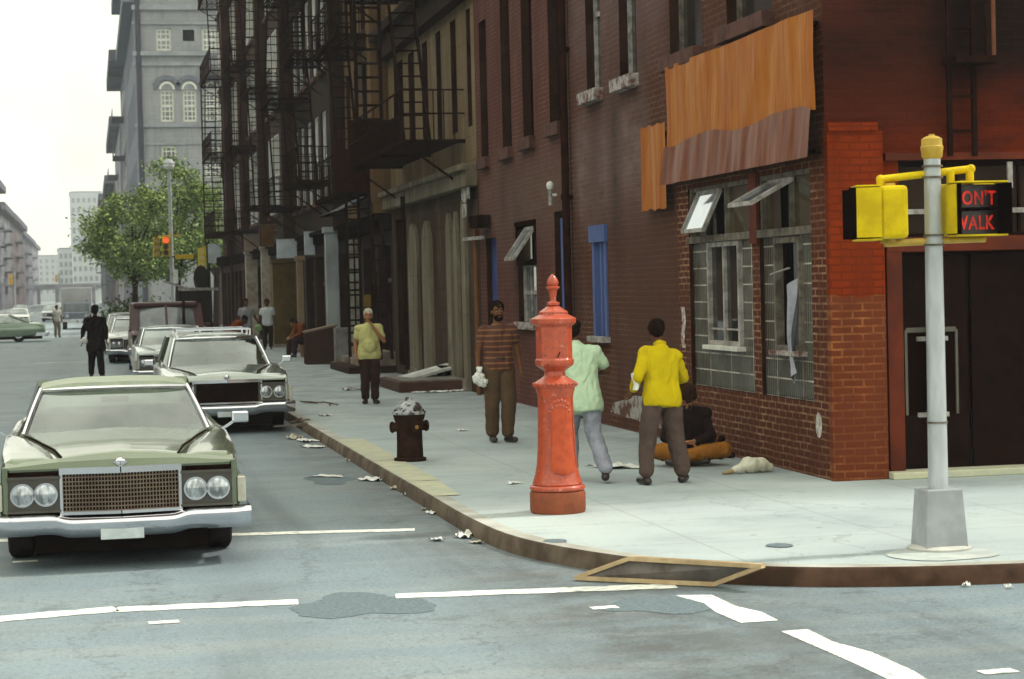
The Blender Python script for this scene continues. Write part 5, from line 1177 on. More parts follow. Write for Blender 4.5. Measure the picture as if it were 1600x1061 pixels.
    q = MB(); c_ = Vector((.4, wy0+.72, zb+.03)); pts = [c_+Vector((.19*math.cos(2*PI*i/16), .06*math.sin(2*PI*i/16), .17*math.sin(2*PI*i/16))) for i in range(17)]; q.path(pts, .012, 6); q.build('steering_wheel', seatm, T)
    if van: q = MB(); q.box(-w+.12, w-.12, cowl+1.5, Ln-.12, .9, zr-.02); q.build('load_space', seatm, T)
    if van:
        q = MB(); q.bar(ws(.5, 0, .02), ws(.5, 1, .02), .06, .04); q.build('windshield_divider', paint, T)
        for s_ in (-1, 1): q = MB(); q.bar((s_*(w*.87), wy0+.1, zb-.03), (s_*(w*.80), wy1+.12, zr+.02), .24, .1); q.build('front_pillar', paint, T)
        q = MB(); q.box(-w*.84, w*.84, wy1-.06, ry0, zr-.06, zr+.09); q.build('roof_cap', paint, T, bevel=.05)
        for s_ in (-1, 1): q = MB(); x0, x1 = sorted((s_*w*.86, s_*w*.90)); q.box(x0, x1, cowl+1.3, Ln-.1, zb-.05, zr); q.build('side_panel', paint, T)
    # mirrors
    for s_ in ((1, -1) if lod == 0 else (1,)):
        q = MB(); q.box(s_*(w+.02), s_*(w+.17), cowl+.28, cowl+.33, zb+.03, zb+.13) if s_ > 0 else q.box(-(w+.17), -(w+.02), cowl+.28, cowl+.33, zb+.03, zb+.13); mo = q.build('mirror', chrome if lod == 0 else paint, T, bevel=.015)
        q = MB(); q.bar((s_*(w-.06), cowl+.3, zb-.02), (s_*(w+.05), cowl+.3, zb+.05), .03, .02); q.build('mirror_arm', chrome, mo)
    # front fascia
    gx = .45*w if grille != 'wide' else .50*w; gz0, gz1 = hz-.42, hz-.125
    if van: gx = .55*w
    q = MB(); q.box(-w+.12, w-.12, -.012, -.001, gz0-.04, gz1+.02); q.build('fascia', darkwood, T)
    def gy_(x): return -.085+.06*abs(x)/gx if grille == 'egg' else -.03+.02*abs(x)/gx
    q = MB(); nb = 36 if lod == 0 else 14; nh = 9 if lod == 0 else 4
    for i in range(nb+1): x = -gx+2*gx*i/nb; q.bar((x, gy_(x), gz0), (x, gy_(x), gz1), .007 if lod == 0 else .01, .03)
    for j in range(nh+1):
        z = gz0+(gz1-gz0)*j/nh
        for s_ in (-1, 1): q.bar((0, gy_(0), z), (s_*gx, gy_(gx), z), .03, .006 if lod == 0 else .012)
    gr = q.build('grille', M_('grille_bronze', (.26, .20, .15), .35, metal=.85, c2=(.17, .12, .09)) if grille == 'egg' else iron, T)
    q = MB()
    for s_ in (-1, 1):
        q.bar((0, gy_(0)-.02, gz1+.022), (s_*(gx+.02), gy_(gx)-.02, gz1+.022), .07, .05); q.bar((0, gy_(0)-.02, gz0-.012), (s_*(gx+.02), gy_(gx)-.02, gz0-.012), .06, .024)
        q.bar((s_*(gx+.012), gy_(gx)-.01, gz0), (s_*(gx+.012), gy_(gx)-.01, gz1+.02), .02, .05)
    q.build('grille_surround', chrome, gr)
    q = MB()      # painted header over the grille
    for s_ in (-1, 1):
        q.add([(0, gy_(0)-.02, gz1+.04), (s_*(gx+.04), gy_(gx)-.015, gz1+.04), (s_*(gx+.03), .02, hz-.01), (0, .0, hz+.02), (0, gy_(0)-.01, hz-.02), (s_*(gx+.03), gy_(gx)-.0, hz-.035)], [(0, 1, 5, 4), (4, 5, 2, 3)])
        q.add([(s_*(gx+.04), gy_(gx)-.015, gz1+.04), (s_*(w-.12), -.02, gz1+.04), (s_*(w-.11), -.02, hz-.07), (s_*(gx+.03), gy_(gx)-.0, hz-.035), (s_*(w-.11), .06, hz-.03), (s_*(gx+.03), .05, hz-.01)], [(0, 1, 2, 3), (3, 2, 4, 5)])
    q.build('header_panel', paint, T, smooth=30)
    lx_ = [gx+.13, gx+.305] if grille != 'wide' else [w-.42, w-.22]
    if van: lx_ = [w-.22]
    zl = hz-.28
    for s_ in (-1, 1):
        q = MB(); a_ = lx_[0]-.115; b_ = lx_[-1]+.115; x0, x1 = sorted((s_*a_, s_*b_))
        q.box(x0, x1, -.04, -.02, zl-.13, zl+.13); q.bar((x0, -.05, zl+.13), (x1, -.05, zl+.13), .03, .02); q.bar((x0, -.05, zl-.13), (x1, -.05, zl-.13), .03, .02); bz = q.build('headlight_bezel', M_('bezel', (.07, .065, .055), .4, metal=.3), T)
        for lx0 in lx_:
            q = MB(); q.tube((s_*lx0, -.03, zl), (s_*lx0, -.075, zl), .098, .092, 24); q.build('lamp_ring', chrome, bz, smooth=40)
            q = MB(); q.grid(lambda u, v_: (s_*lx0+.078*v_*math.cos(2*PI*u), -.08-.02*(1-v_*v_), zl+.078*v_*math.sin(2*PI*u)), 20, 5); q.build('headlight', lampglass, T, smooth=60)
        q = MB(); x0, x1 = sorted((s_*(w-.085), s_*(w-.02))); q.box(x0, x1, -.06, .1, zl-.12, zl+.08); q.build('parking_light', amber, T, bevel=.01)
        q = MB(); x0, x1 = sorted((s_*(w-.13), s_*(w-.09))); q.box(x0, x1, -.05, .02, zl-.14, hz-.06); q.build('fender_edge', paint, T, bevel=.008)
    # bumpers
    def bump(front):
        q = MB(); S = [(.08, 0), (.0, .0), (-.045, .03), (-.07, .16), (-.065, .34), (-.04, .62), (.0, .88), (.05, 1.), (.12, 1.0)]
        def fn(u, v_):
            U = 2*u-1; x = U*(w+.015); a_ = abs(U); y = -.10-.03*(1-a_) ; 
            if a_ > .86: y += (a_-.86)/.14*.06
            c_ = 1/(1+math.exp((a_-.46)*40)); zt = lerp(hz-.43, hz-.46, c_); zb_ = lerp(hz-.60, hz-.635, c_)
            k = v_*(len(S)-1); i = min(int(k), len(S)-2); f = k-i; sy = lerp(S[i][0], S[i+1][0], f); sz = lerp(S[i][1], S[i+1][1], f)
            return (x, y+sy*(1+.3*c_), lerp(zt, zb_, sz))
        q.grid(fn, 64, 14)
        for s_ in (0, 1): q.grid(lambda a_, b_: (lambda P_: (P_[0]+(.0 if s_ else 0), P_[1]+a_*.5, P_[2]))(fn(s_, b_)), 6, 14)
        if not front: q.v = [(x, Ln-y, z) for x, y, z in q.v]
        q.build('front_bumper' if front else 'rear_bumper', chrome, T, smooth=60)
    bump(True); bump(False)
    q = MB(); q.box(-.165, .165, -.19, -.175, hz-.635, hz-.485); q.build('license_plate', platem, T, bevel=.006)
    if lod == 0:
        q = MB(); q.bar((-.05, gy_(0)-.03, hz-.04), (0, gy_(0)-.035, hz-.075), .012); q.bar((.05, gy_(0)-.03, hz-.04), (0, gy_(0)-.035, hz-.075), .012); q.ell((0, gy_(0)-.03, hz-.035), (.035, .012, .025), 10, 6); q.build('hood_emblem', chrome, T)
    return T
olivep = paintm('silver_green_metallic', (.150, .180, .115), .55, .2)
vinyl = M_('pale_vinyl_roof', (.42, .46, .36), .55, c2=(.36, .40, .31), ns=8., bump=.2, bs=60)
car('large silver-green sedan with a wide egg-crate grille, nearest car at the left edge', .19, 16.25, R(0), 5.75, 1.97, 1.365, olivep, vinyl, 'sedan', 'egg', name='sedan_car', lod=0, dash=M_('pale_dash', (.30, .34, .32), .6))
wgp = paintm('silver_grey_wagon_paint', (.40, .44, .40), .6, .2)
car('silver-grey station wagon with a roof rack parked behind the green sedan', 1.98, 31.1, R(0), 5.6, 2.0, 1.47, wgp, None, 'wagon', 'wide', name='station_wagon', lod=0, hood=.90, group='cars parked along the kerb')
car('pale grey sedan parked directly behind the station wagon', 1.85, 46.5, 0, 5.3, 1.9, 1.40, paintm('pale_grey_paint', (.42, .47, .46), .4), None, 'sedan', 'wide', lod=1, group='cars parked along the kerb')
maroon = M_('maroon_paint', (.05, .006, .008), .4, c2=(.035, .004, .006), ns=1.5, spec=.4)
car('tall dark maroon van with a divided windshield parked behind the pale sedans', 2.05, 56.5, 0, 5.0, 2.1, 1.90, maroon, None, 'van', 'wide', cat='van', lod=1, hood=1.12, name='parked_van', group='cars parked along the kerb')
white = paintm('white_paint', (.62, .64, .60), .0, .3)
car('white car with a dark square grille parked past the maroon van', 1.42, 65.5, 0, 5.4, 1.95, 1.45, white, None, 'wagon', 'egg', lod=1, group='cars parked along the kerb')
car('white car furthest back in the parked row', 1.35, 75.5, 0, 5.4, 1.95, 1.5, paintm('off_white_paint', (.55, .57, .52), .0), None, 'sedan', 'wide', lod=1, group='cars parked along the kerb')
q = MB(); vz = thing('standing_pole', 'thin dark upright pole standing between maroon van and wagon', 'pole', (WY(287, 490, 55.5).x, 55.5, 0)); q.tube((0, 0, 0), (0, 0, WY(287, 470, 55.5).z), .04, n=8); q.build('shaft', iron, vz); q = MB().lathe([(.1, 0), (.1, .05), (.05, .08)], n=12); q.build('base', iron, vz)
car('pale green coupe with a white roof crossing at the far intersection', WY(70, 500, 103.2).x-5.3, 103.2, R(-90), 5.3, 1.9, 1.38, paintm('pale_green_paint', (.24, .33, .24), .2), white, 'coupe', 'wide', lod=1, name='coupe_car')
# box truck
tx = WY(120, 500, 138).x
tk = thing('step_van', 'grey box truck facing the camera on the hazy avenue', 'truck', (tx, 138, 0))
q = MB(); q.box(-1.0, 1.0, 1.2, 6, .5, 2.75); q.build('cargo_box', M_('truck_grey', (.33, .33, .33), .6, ns=1.), tk, bevel=.04)
q = MB(); q.box(-.85, .85, .5, 1.25, .5, 1.75); q.box(-.8, .8, -.6, .6, .5, 1.15); tb = q.build('cab', M_('truck_dark', (.10, .12, .15), .4), tk, bevel=.08)
q = MB(); q.box(-.72, .72, .46, .5, 1.2, 1.68); q.build('windshield', glassg, tb)
for s_ in (-1, 1): q = MB(); q.tube((s_*.6, -.6, .9), (s_*.6, -.66, .9), .13, n=14); q.build('headlight', lampglass, tk)
q = MB(); q.box(-.9, .9, -.75, -.62, .5, .68); q.build('front_bumper', chrome, tk)
for y in (.2, 4.6):
    for s_ in (-1, 1): q = MB(); q.tube((s_*.68, y, .42), (s_*.92, y, .42), .42, n=18); q.build('tyre', rubber, tk)
far1 = car('hazy white sedan on the avenue beyond the crossing green coupe', -5.2, 150, 0, 5.0, 1.85, 1.4, white, None, 'sedan', 'wide', lod=1, name='distant_car', group='hazy distant cars on the avenue')
for x, y, lb in ((-3.4, 185, 'tiny pale car left of the box truck in the haze'), (-7.6, 230, 'tiny white car at the left side of the hazy avenue'), (-4.2, 300, 'smallest pale car down the centre of the avenue'), (-9.6, 170, 'hazy white car parked along the far left kerb'), (-10.2, 200, 'second hazy car along the far left kerb')):
    dup(far1, (x, y, 0), 0, lb)
for x, y, z, lb in ((-11.6, 190, 3.6, 'small yellow traffic signal at the left edge over the green coupe'), (-7.9, 215, 4.1, 'pair of hazy orange signals left of the truck'), (-5.0, 320, 5., 'faint amber signal down the avenue')):
    T = thing('traffic_signal', lb, 'traffic signal', (x, y, .0)); q = MB(); q.box(-.2, .2, -.15, .15, z-.55, z+.55); hd = q.build('housing', M_('amber_housing', (.6, .32, .05), .5), T); q = MB()
    q.tube((.4, .2, 0), (.4, .2, z+.8), .09, n=8); q.build('pole', galvb, T); q = MB(); q.tube((0, -.16, z+.3), (0, -.2, z+.3), .13, n=12); q.build('lens', lens_y, hd); q = MB(); q.bar((0, .1, z+.6), (.4, .2, z+.6), .06); q.build('arm', galvb, T)

# ================================================================== PEOPLE
def remesh(mb, name, mat, parent, vox, sm=4, disp=0., ds=9., flat=None):
    me = mb.mesh(name, mat); o = bpy.data.objects.new(name, me); COL.objects.link(o)
    md = o.modifiers.new('r', 'REMESH'); md.mode = 'VOXEL'; md.voxel_size = vox
    ms = o.modifiers.new('s', 'SMOOTH'); ms.iterations = sm; ms.factor = .5
    bake(o); me = o.data
    if not me.materials: me.materials.append(mat)
    if flat:
        for v_ in me.vertices:
            for pt, nrm in flat:
                k = (v_.co-pt).dot(nrm)
                if k < 0: v_.co -= nrm*k
    if disp:
        ns_ = [v_.normal.copy() for v_ in me.vertices]
        for v_, n_ in zip(me.vertices, ns_):
            c = v_.co; k = noise.noise(Vector((c.x*ds, c.y*ds, c.z*ds*.45)))+.6*noise.noise(Vector((c.x*ds*2.3+5, c.y*ds*2.3, c.z*ds*1.3)))+(.5*(1-2*abs(noise.noise(Vector((c.x*ds*1.5+c.z*ds*.8, c.y*ds*1.5, c.z*ds*1.2+9))))) if disp > .009 else 0)
            v_.co = c+n_*(k*disp)
    me.polygons.foreach_set('use_smooth', [True]*len(me.polygons)); o.parent = parent
    return o
V = Vector
BASE = dict(pel=(0, 0, .93), chest=(0, 0, 1.27), neck=(0, .015, 1.46), head=(0, -.01, 1.625),
            shL=(.185, 0, 1.40), elL=(.235, .03, 1.12), wrL=(.235, -.04, .87), hipL=(.09, 0, .90), knL=(.105, -.02, .49), anL=(.105, .02, .09),
            shR=(-.185, 0, 1.40), elR=(-.235, .03, 1.12), wrR=(-.235, -.04, .87), hipR=(-.09, 0, .90), knR=(-.105, -.02, .49), anR=(-.105, .02, .09),
            toeL=(.125, -.15, .03), toeR=(-.125, -.15, .03), hndL=(0, -.02, -1), hndR=(0, -.02, -1))
def person(label, loc, rz, J=None, s=1., skin=skin_m, shirt=None, sleeve=.55, hem=-.06, pants=None, hair=hair_b, hairk=1., beard=False, face=False, headrot=(0, 0, 0), vox=.009, belly=0., shoes=shoe_b, curl=.35, fullsleeve=False, loose=1., group=None, extra=None, mb_neck=None, pw=1.08):
    P = {k: V(v_) for k, v_ in {**BASE, **(J or {})}.items()}
    T = thing('person', label, 'person', loc, rz, group); T.scale = (s, s, s)
    pel, ch, nk, hd = P['pel'], P['chest'], P['neck'], P['head']
    hr = Matrix.Rotation(headrot[2], 3, 'Z') @ Matrix.Rotation(headrot[0], 3, 'X') @ Matrix.Rotation(headrot[1], 3, 'Y')
    lat = (P['shL']-P['shR']).normalized(); up = (ch-pel).normalized(); fw = lat.cross(up).normalized()*-1     # fw: body front
    if fw.dot(V((0, -1, 0))) < 0 and J is None: fw = -fw
    fw = up.cross(lat).normalized() if up.cross(lat).dot(V((0, -1, 0))) > 0 or True else fw
    fw = -fw if fw.y > 0 else fw
    latp = (P['hipL']-P['hipR']).normalized()
    m = MB()
    def torso(m, g, low=0.):
        for s_ in (-1, 1):
            m.caps(ch+lat*s_*.078+up*.04, pel+latp*s_*.062+up*.06, .100+g, .098+g, 14)
            m.caps(pel+latp*s_*.065, P['hip'+('L' if s_ > 0 else 'R')]-V((0, 0, .02)), .105+g, .095+g, 14)
            m.caps(ch+up*.1, P['sh'+('L' if s_ > 0 else 'R')]-up*.01, .075+g, .055+g)
        m.caps(ch+up*.10, pel+up*.08, .10+g+belly*.4, .095+g+belly)
        if belly: m.ell(pel+up*.14+fw*.07, (.13+g, .09+g+belly, .13+g), 14, 9)
    torso(m, -.004)
    m.caps(nk-up*.05, lerp(nk, hd, .55), .056, .052); m.caps(nk-up*.03, P['shL'], .05, .04); m.caps(nk-up*.03, P['shR'], .05, .04)
    def H_(x, y, z): return hd+hr @ V((x, y, z))
    def hell(c, r_, n=14, k=9): m.ell(H_(*c), r_, n, k, rot=hr)
    hell((0, .012, .03), (.075, .092, .088)); hell((0, -.02, -.045), (.056, .062, .068)); hell((0, -.055, -.085), (.030, .026, .024), 10, 7)
    m.caps(H_(0, -.083, .012), H_(0, -.108, -.028), .009, .016, 8); hell((0, -.088, -.062), (.026, .014, .012), 8, 6)
    for s_ in (-1, 1): hell((s_*.079, .012, -.008), (.010, .02, .032), 8, 6); m.caps(H_(s_*.012, -.08, .024), H_(s_*.05, -.072, .026), .013, .010, 8); hell((s_*.042, -.062, -.03), (.022, .022, .024), 8, 6)
    for sd_, s_ in (('L', 1), ('R', -1)):
        sh_, el, wr = P['sh'+sd_], P['el'+sd_], P['wr'+sd_]
        m.caps(sh_, el, .052, .038); m.caps(el, wr, .040, .026); m.caps(lerp(sh_, el, .2), lerp(sh_, el, .6), .052, .046)
        hdir = V(P['hnd'+sd_]).normalized(); side = hdir.cross(V((0, -1, .15))).normalized()
        if side.length < .3: side = V((1, 0, 0))
        side = V((1, 0, 0)) if abs(hdir.z) > .7 and False else side
        wid = hdir.cross(side).normalized()      # across the palm
        pal = wr+hdir*.05
        for k in (-.024, -.008, .008, .024): m.caps(wr+hdir*.01+wid*k*.7, wr+hdir*.085+wid*k*1.05, .016, .013, 8)
        for k, ln in ((-.030, .062), (-.010, .078), (.011, .074), (.031, .056)):
            b0 = wr+hdir*.088+wid*k; b1 = b0+hdir*ln*.5-side*s_*.012; b2 = b1+hdir*ln*.42-side*s_*.03; m.caps(b0, b1, .0095, .009, 7); m.caps(b1, b2, .009, .0075, 7)
        t0 = wr+hdir*.03-wid*.024 if wid.y > 0 else wr+hdir*.03+wid*.024
        tw = -wid if wid.y > 0 else wid
        m.caps(t0, t0+hdir*.03+tw*.025, .013, .011, 7); m.caps(t0+hdir*.03+tw*.025, t0+hdir*.062+tw*.03-side*s_*.012, .0105, .0085, 7)
        hp, kn, an, to = P['hip'+sd_], P['kn'+sd_], P['an'+sd_], P['toe'+sd_]
        m.caps(hp, kn, .083, .052); m.caps(kn, an, .054, .034); m.caps(lerp(kn, an, .25), lerp(kn, an, .5), .056, .048); m.caps(an-V((0, 0, .03)), to, .034, .026)
    body = remesh(m, 'body', skin, T, vox, 3)
    if shirt:
        m = MB(); g = .016*loose; torso(m, g)
        for s_ in (-1, 1):
            h0 = pel+latp*s_*.068+up*.03; m.caps(h0+up*.1, h0+up*hem, .100+g+belly*.4, .112+g*1.5+belly*.3, 14)
        m.caps(pel+up*.10, pel+up*hem, .112+g, .118+g, 14)
        for sd_ in 'LR':
            sh_, el, wr = P['sh'+sd_], P['el'+sd_], P['wr'+sd_]
            if fullsleeve: m.caps(sh_, el, .058, .052*loose**.3); m.caps(el, lerp(el, wr, .86), .052*loose**.3, .040)
            else: m.caps(sh_, lerp(sh_, el, sleeve), .066, .062)
        m.caps(nk-up*.05, nk-up*.0, .07, .062)
        remesh(m, 'shirt' if not fullsleeve else 'jacket', shirt, T, max(vox, .011), 4, .012, 7., flat=[(pel+up*(hem-.05), up)])
        if face or fullsleeve:
            m = MB(); n_ = 14
            def cl(u, v_): a = 2*PI*u; c_ = nk+up*(.0+v_*.035)-fw*(.01); return c_+lat*(.066+.006*v_)*math.cos(a)-fw*(.066)*math.sin(a)-up*.03*(1-math.sin(a))*.5
            m.grid(cl, 18, 2); m.build('collar', shirt, T, smooth=60)
    if pants:
        m = MB(); g = .014
        for s_ in (-1, 1):
            sd_ = 'L' if s_ > 0 else 'R'; hp, kn, an = P['hip'+sd_], P['kn'+sd_], P['an'+sd_]
            m.caps(pel+latp*s_*.062+up*.05, hp-V((0, 0, .02)), .100+g+belly*.5, .098+g, 14); m.caps(pel+up*.04, pel-up*.02, .1+g, .1+g)
            m.caps(hp, kn, .102*pw, .080*pw, 14); m.caps(kn, an+V((0, 0, .05)), .080*pw, .068*pw, 14)
        remesh(m, 'trousers', pants, T, max(vox, .011), 4, .015, 6., flat=[(V((0, 0, .045)), V((0, 0, 1)))])
        m = MB()
        def blt(u, v_): a = 2*PI*u; return pel+up*(.10+.03*v_)+latp*(.172+belly*.4)*math.cos(a)-fw*(.122+belly)*math.sin(a)
        if hem > -.02: m.grid(blt, 28, 1); m.build('belt', shoe_b, T, smooth=60)
    m = MB()
    for sd_ in 'LR':
        an, to = P['an'+sd_], P['toe'+sd_]; d_ = (to-an); d_.z = 0
        if d_.length < .01: d_ = V((0, -1, 0))
        d_.normalize(); m2 = MB(); a0 = V((an.x, an.y, 0))+V((0, 0, max(an.z-.05, .04))); m2.caps(a0-d_*.03, to+V((0, 0, .012)), .045, .036, 12); m2.caps(an+V((0, 0, -.01)), a0, .042, .045)
        mm = MB(); zf = min(v_[2] for v_ in m2.v); mm.v = [(x, y, max(z, min(a0.z, to.z)-.03)) for x, y, z in m2.v]; mm.f = m2.f; mm.m = m2.m
        remesh(mm, 'shoe', shoes, T, .009, 2)
    if hair:
        m = MB(); k = hairk
        m.ell(H_(0, .024, .050), (.083*k, .094*k, .083*k), 20, 14, rot=hr)
        m.ell(H_(0, .045, .005), (.078*k, .068*k, .085*k), 20, 14, rot=hr)
        h_ = remesh(m, 'hair', hair, T, .007, 2, .006+.02*curl, 22.)
    if beard:
        m = MB(); m.ell(H_(0, -.035, -.075), (.062, .062, .045), rot=hr); m.caps(H_(-.03, -.085, -.048), H_(.03, -.085, -.048), .011, .011, 8); remesh(m, 'beard', hair, T, .006, 1, .006, 40.)
    if face:
        m = MB()
        for s_ in (-1, 1): m.ell(H_(s_*.031, -.074, .006), (.011, .009, .006), 10, 8)
        m.build('eyes', eyew, T, smooth=60); m = MB()
        for s_ in (-1, 1): m.ell(H_(s_*.031, -.080, .006), (.006, .005, .006), 8, 6); m.caps(H_(s_*.015, -.089, .026), H_(s_*.052, -.079, .029), .006, .004, 6)
        m.build('pupils', hair_b, T); m = MB(); m.caps(H_(-.02, -.099, -.058), H_(.02, -.099, -.058), .006, .006, 6); m.build('lips', M_('lips', (.18, .06, .045), .5), T)
    return T

# white-haired man, hand at his mouth
f = G(579, 631, .13)
person('white-haired man in a yellow-green short-sleeved shirt holding a hand to his mouth', f, R(-4),
       dict(elL=(.27, -.10, 1.15), wrL=(.06, -.20, 1.43), hndL=(-.5, .25, .8), elR=(-.25, .02, 1.13), wrR=(-.25, -.03, .90), knL=(.095, -.03, .49), anL=(.09, .0, .09), toeL=(.13, -.16, .03), anR=(-.09, .02, .09), knR=(-.09, -.02, .49), toeR=(-.13, -.13, .03)),
       .95, skin_m, cloth('yellow_green_shirt', (.50, .48, .20), .85), .6, -.05, cloth('dark_brown_trousers', (.035, .017, .012)), hair_w, 1.0, face=True, belly=.03, loose=1.5)
# striped-shirt man
f = G(782, 691, .13)
stripe, nt, b = newmat('striped_knit'); v = objco(nt, (1, 1, 1)); wv = N(nt, 'ShaderNodeTexWave', Scale=4.6, Distortion=.8); wv.bands_direction = 'Z'; L(nt, v, wv.inputs['Vector'])
L(nt, mixc(nt, ramp(nt, wv.outputs['Fac'], .74, .86), (.075, .024, .014), (.21, .085, .03)), b.inputs['Base Color']); b.inputs['Roughness'].default_value = .9
sm = person('bearded dark-haired man in a brown striped shirt and brown trousers walking forward', f, R(5),
       dict(elL=(.25, .03, 1.13), wrL=(.275, -.05, .88), elR=(-.25, .04, 1.13), wrR=(-.27, -.02, .88), knL=(.10, -.06, .5), anL=(.09, -.05, .09), toeL=(.13, -.22, .03), knR=(-.1, -.0, .49), anR=(-.08, .06, .09), toeR=(-.10, -.11, .03)),
       1.03, skin_d if False else M_('brown_skin', (.17, .07, .03), .55, c2=(.12, .05, .022), ns=8.), stripe, .45, -.0, cloth('brown_trousers', (.10, .062, .035)), hair_b, 1.02, True, True, loose=.8, pw=1.16)
bg_ = thing('paper_bag', 'crumpled white plastic bag hanging from the hand of the striped-shirt man', 'bag', WY(750, 592, f.y-.1))
m = MB(); m.ell((0, 0, 0), (.075, .06, .08)); m.ell((.05, 0, -.04), (.05, .05, .05)); m.caps((0, 0, .05), (.0, 0, .12), .02, .03); remesh(m, 'bag_body', trash_w, bg_, .008, 1, .03, 18.)
# mint-shirt man walking away
f = G(912, 752, .13)
person('man in a pale mint shirt and faded blue-grey jeans walking away behind the alarm post', f, R(172),
       dict(pel=(0, .0, .93), chest=(.02, -.08, 1.25), neck=(.04, -.12, 1.44), head=(.07, -.17, 1.59), shL=(.20, -.08, 1.39), shR=(-.16, -.09, 1.37), elR=(-.29, -.13, 1.16), wrR=(-.20, -.33, 1.12), hndR=(.4, -.9, 0),
            elL=(.26, -.02, 1.12), wrL=(.22, -.18, .95), knL=(.12, -.20, .52), anL=(.10, -.16, .11), toeL=(.12, -.32, .04), knR=(-.12, .03, .50), anR=(-.20, .30, .12), toeR=(-.22, .15, .04), hipR=(-.09, .02, .9)),
       .96, skin_d, cloth('mint_shirt', (.46, .60, .42), .85), .7, -.16, cloth('faded_jeans', (.30, .31, .37), .7, 9.), hair_b, loose=1.5)
# yellow-jacket man
f = G(1036, 756, .13)
yj = person('man in a bright yellow jacket seen from behind, looking down at the seated man', f, R(190),
       dict(pel=(0, .02, .92), chest=(-.03, -.05, 1.25), neck=(-.05, -.12, 1.45), head=(-.06, -.20, 1.585), shL=(.140, -.06, 1.375), shR=(-.205, -.06, 1.34), elR=(-.315, -.10, 1.10), wrR=(-.21, -.31, 1.04), hndR=(.6, -.7, -.2),
            elL=(.275, .02, 1.13), wrL=(.245, -.16, .98), hndL=(0, -.8, -.5), hipL=(.095, .02, .9), hipR=(-.095, .02, .9), knL=(.165, .0, .49), anL=(.20, .02, .09), toeL=(.21, -.14, .03), knR=(-.17, -.02, .49), anR=(-.225, .0, .09), toeR=(-.33, -.12, .03)),
       .945, skin_d, cloth('bright_yellow_jacket', (.53, .40, .006), .85, 3.), .6, -.07, cloth('grey_brown_trousers', (.095, .065, .055), .75), hair_b, 1.03, headrot=(R(38), 0, R(-22)), fullsleeve=True, loose=1.5, pw=1.15)
bp = thing('paper_bag', 'folded white paper tucked at the hip of the man in the yellow jacket', 'bag', WY(993, 596, f.y-.06))
m = MB(); m.grid(lambda u, v_: (-.03+u*.055+.01*math.sin(v_*5), -.02*math.sin(u*3), -.085+v_*.17), 4, 6); m.grid(lambda u, v_: (-.03+u*.055+.01*math.sin(v_*5), .02+.01*math.sin(u*3), -.085+v_*.16), 4, 6); m.build('sheet', trash_w, bp, smooth=60)
# seated man, cross-legged
f = G(1078, 727, .13)
person('curly-haired man in a dark jacket sitting cross-legged on the sidewalk against the brick wall', (f.x+.02, f.y+.12, .13), R(-16),
       dict(pel=(0, .10, .12), chest=(0, .02, .44), neck=(0, -.05, .61), head=(-.01, -.13, .735), shL=(.19, .0, .555), shR=(-.19, .0, .555), elL=(.25, -.06, .30), wrL=(.06, -.26, .27), hndL=(-.9, -.2, 0), elR=(-.25, -.06, .30), wrR=(-.06, -.25, .25), hndR=(.9, -.2, 0),
            hipL=(.10, .06, .12), hipR=(-.10, .06, .12), knL=(.38, -.20, .17), knR=(-.38, -.20, .17), anL=(-.06, -.36, .075), anR=(.07, -.27, .07), toeL=(-.22, -.38, .05), toeR=(.2, -.33, .05)),
       1.0, skin_m, cloth('black_jacket', (.018, .010, .010)), .6, .0, cloth('orange_brown_trousers', (.30, .12, .02), .75), hair_br, 1.16, True, headrot=(R(40), 0, R(8)), fullsleeve=True, curl=.9, loose=1.7)
# dark man in the road
f = G(151, 587)
person('man in a long black coat walking away up the middle of the road', (f.x, f.y-1.5, 0), R(170),
       dict(elL=(.29, .02, 1.14), wrL=(.34, -.08, .92), elR=(-.26, .02, 1.14), wrR=(-.25, -.06, .92), knL=(.12, -.10, .5), anL=(.14, -.06, .09), toeL=(.16, -.22, .03), knR=(-.1, .0, .5), anR=(-.14, .1, .09), toeR=(-.16, -.06, .03)),
       1.08, skin_d, cloth('black_coat', (.012, .007, .008)), .6, -.24, cloth('black_trousers', (.012, .007, .010)), hair_b, 1.05, fullsleeve=True, loose=2.2, vox=.012)
pk = thing('parcel', 'small pale parcel in the hand of the man in the black coat', 'bag', WY(131, 532, f.y-1.6)); m = MB(); m.ell((0, 0, 0), (.09, .06, .08)); remesh(m, 'parcel_body', trash_w, pk, .02, 1, .03, 9.)
# people at the far shopfronts
f = G(419, 546, .13)
person('man in a white short-sleeved shirt and dark trousers standing at the far shopfronts', f, R(-10), dict(elR=(-.27, .03, 1.13), wrR=(-.30, -.05, .9)), 1.0, skin_d, cloth('white_shirt', (.52, .55, .58), .85), .55, -.06, cloth('near_black_trousers', (.025, .014, .01)), hair_b, vox=.014)
f = G(389, 553, .13)
person('man in a grey shirt standing behind the roof of the station wagon', (f.x, 68, .13), R(15), dict(elL=(.30, .0, 1.15), wrL=(.36, -.1, .98)), 1.03, skin_d, cloth('grey_shirt', (.27, .27, .29), .8), .55, -.06, cloth('black_trousers2', (.02, .012, .01)), hair_b, vox=.014)
gb_ = thing('paper_bag', 'small green bag held between the two standing men', 'bag', WY(404, 512, 67.5)); m = MB(); m.ell((0, 0, 0), (.12, .08, .11)); remesh(m, 'bag_body', M_('green_bag', (.18, .32, .12), .7), gb_, .02, 1, .03, 9.)
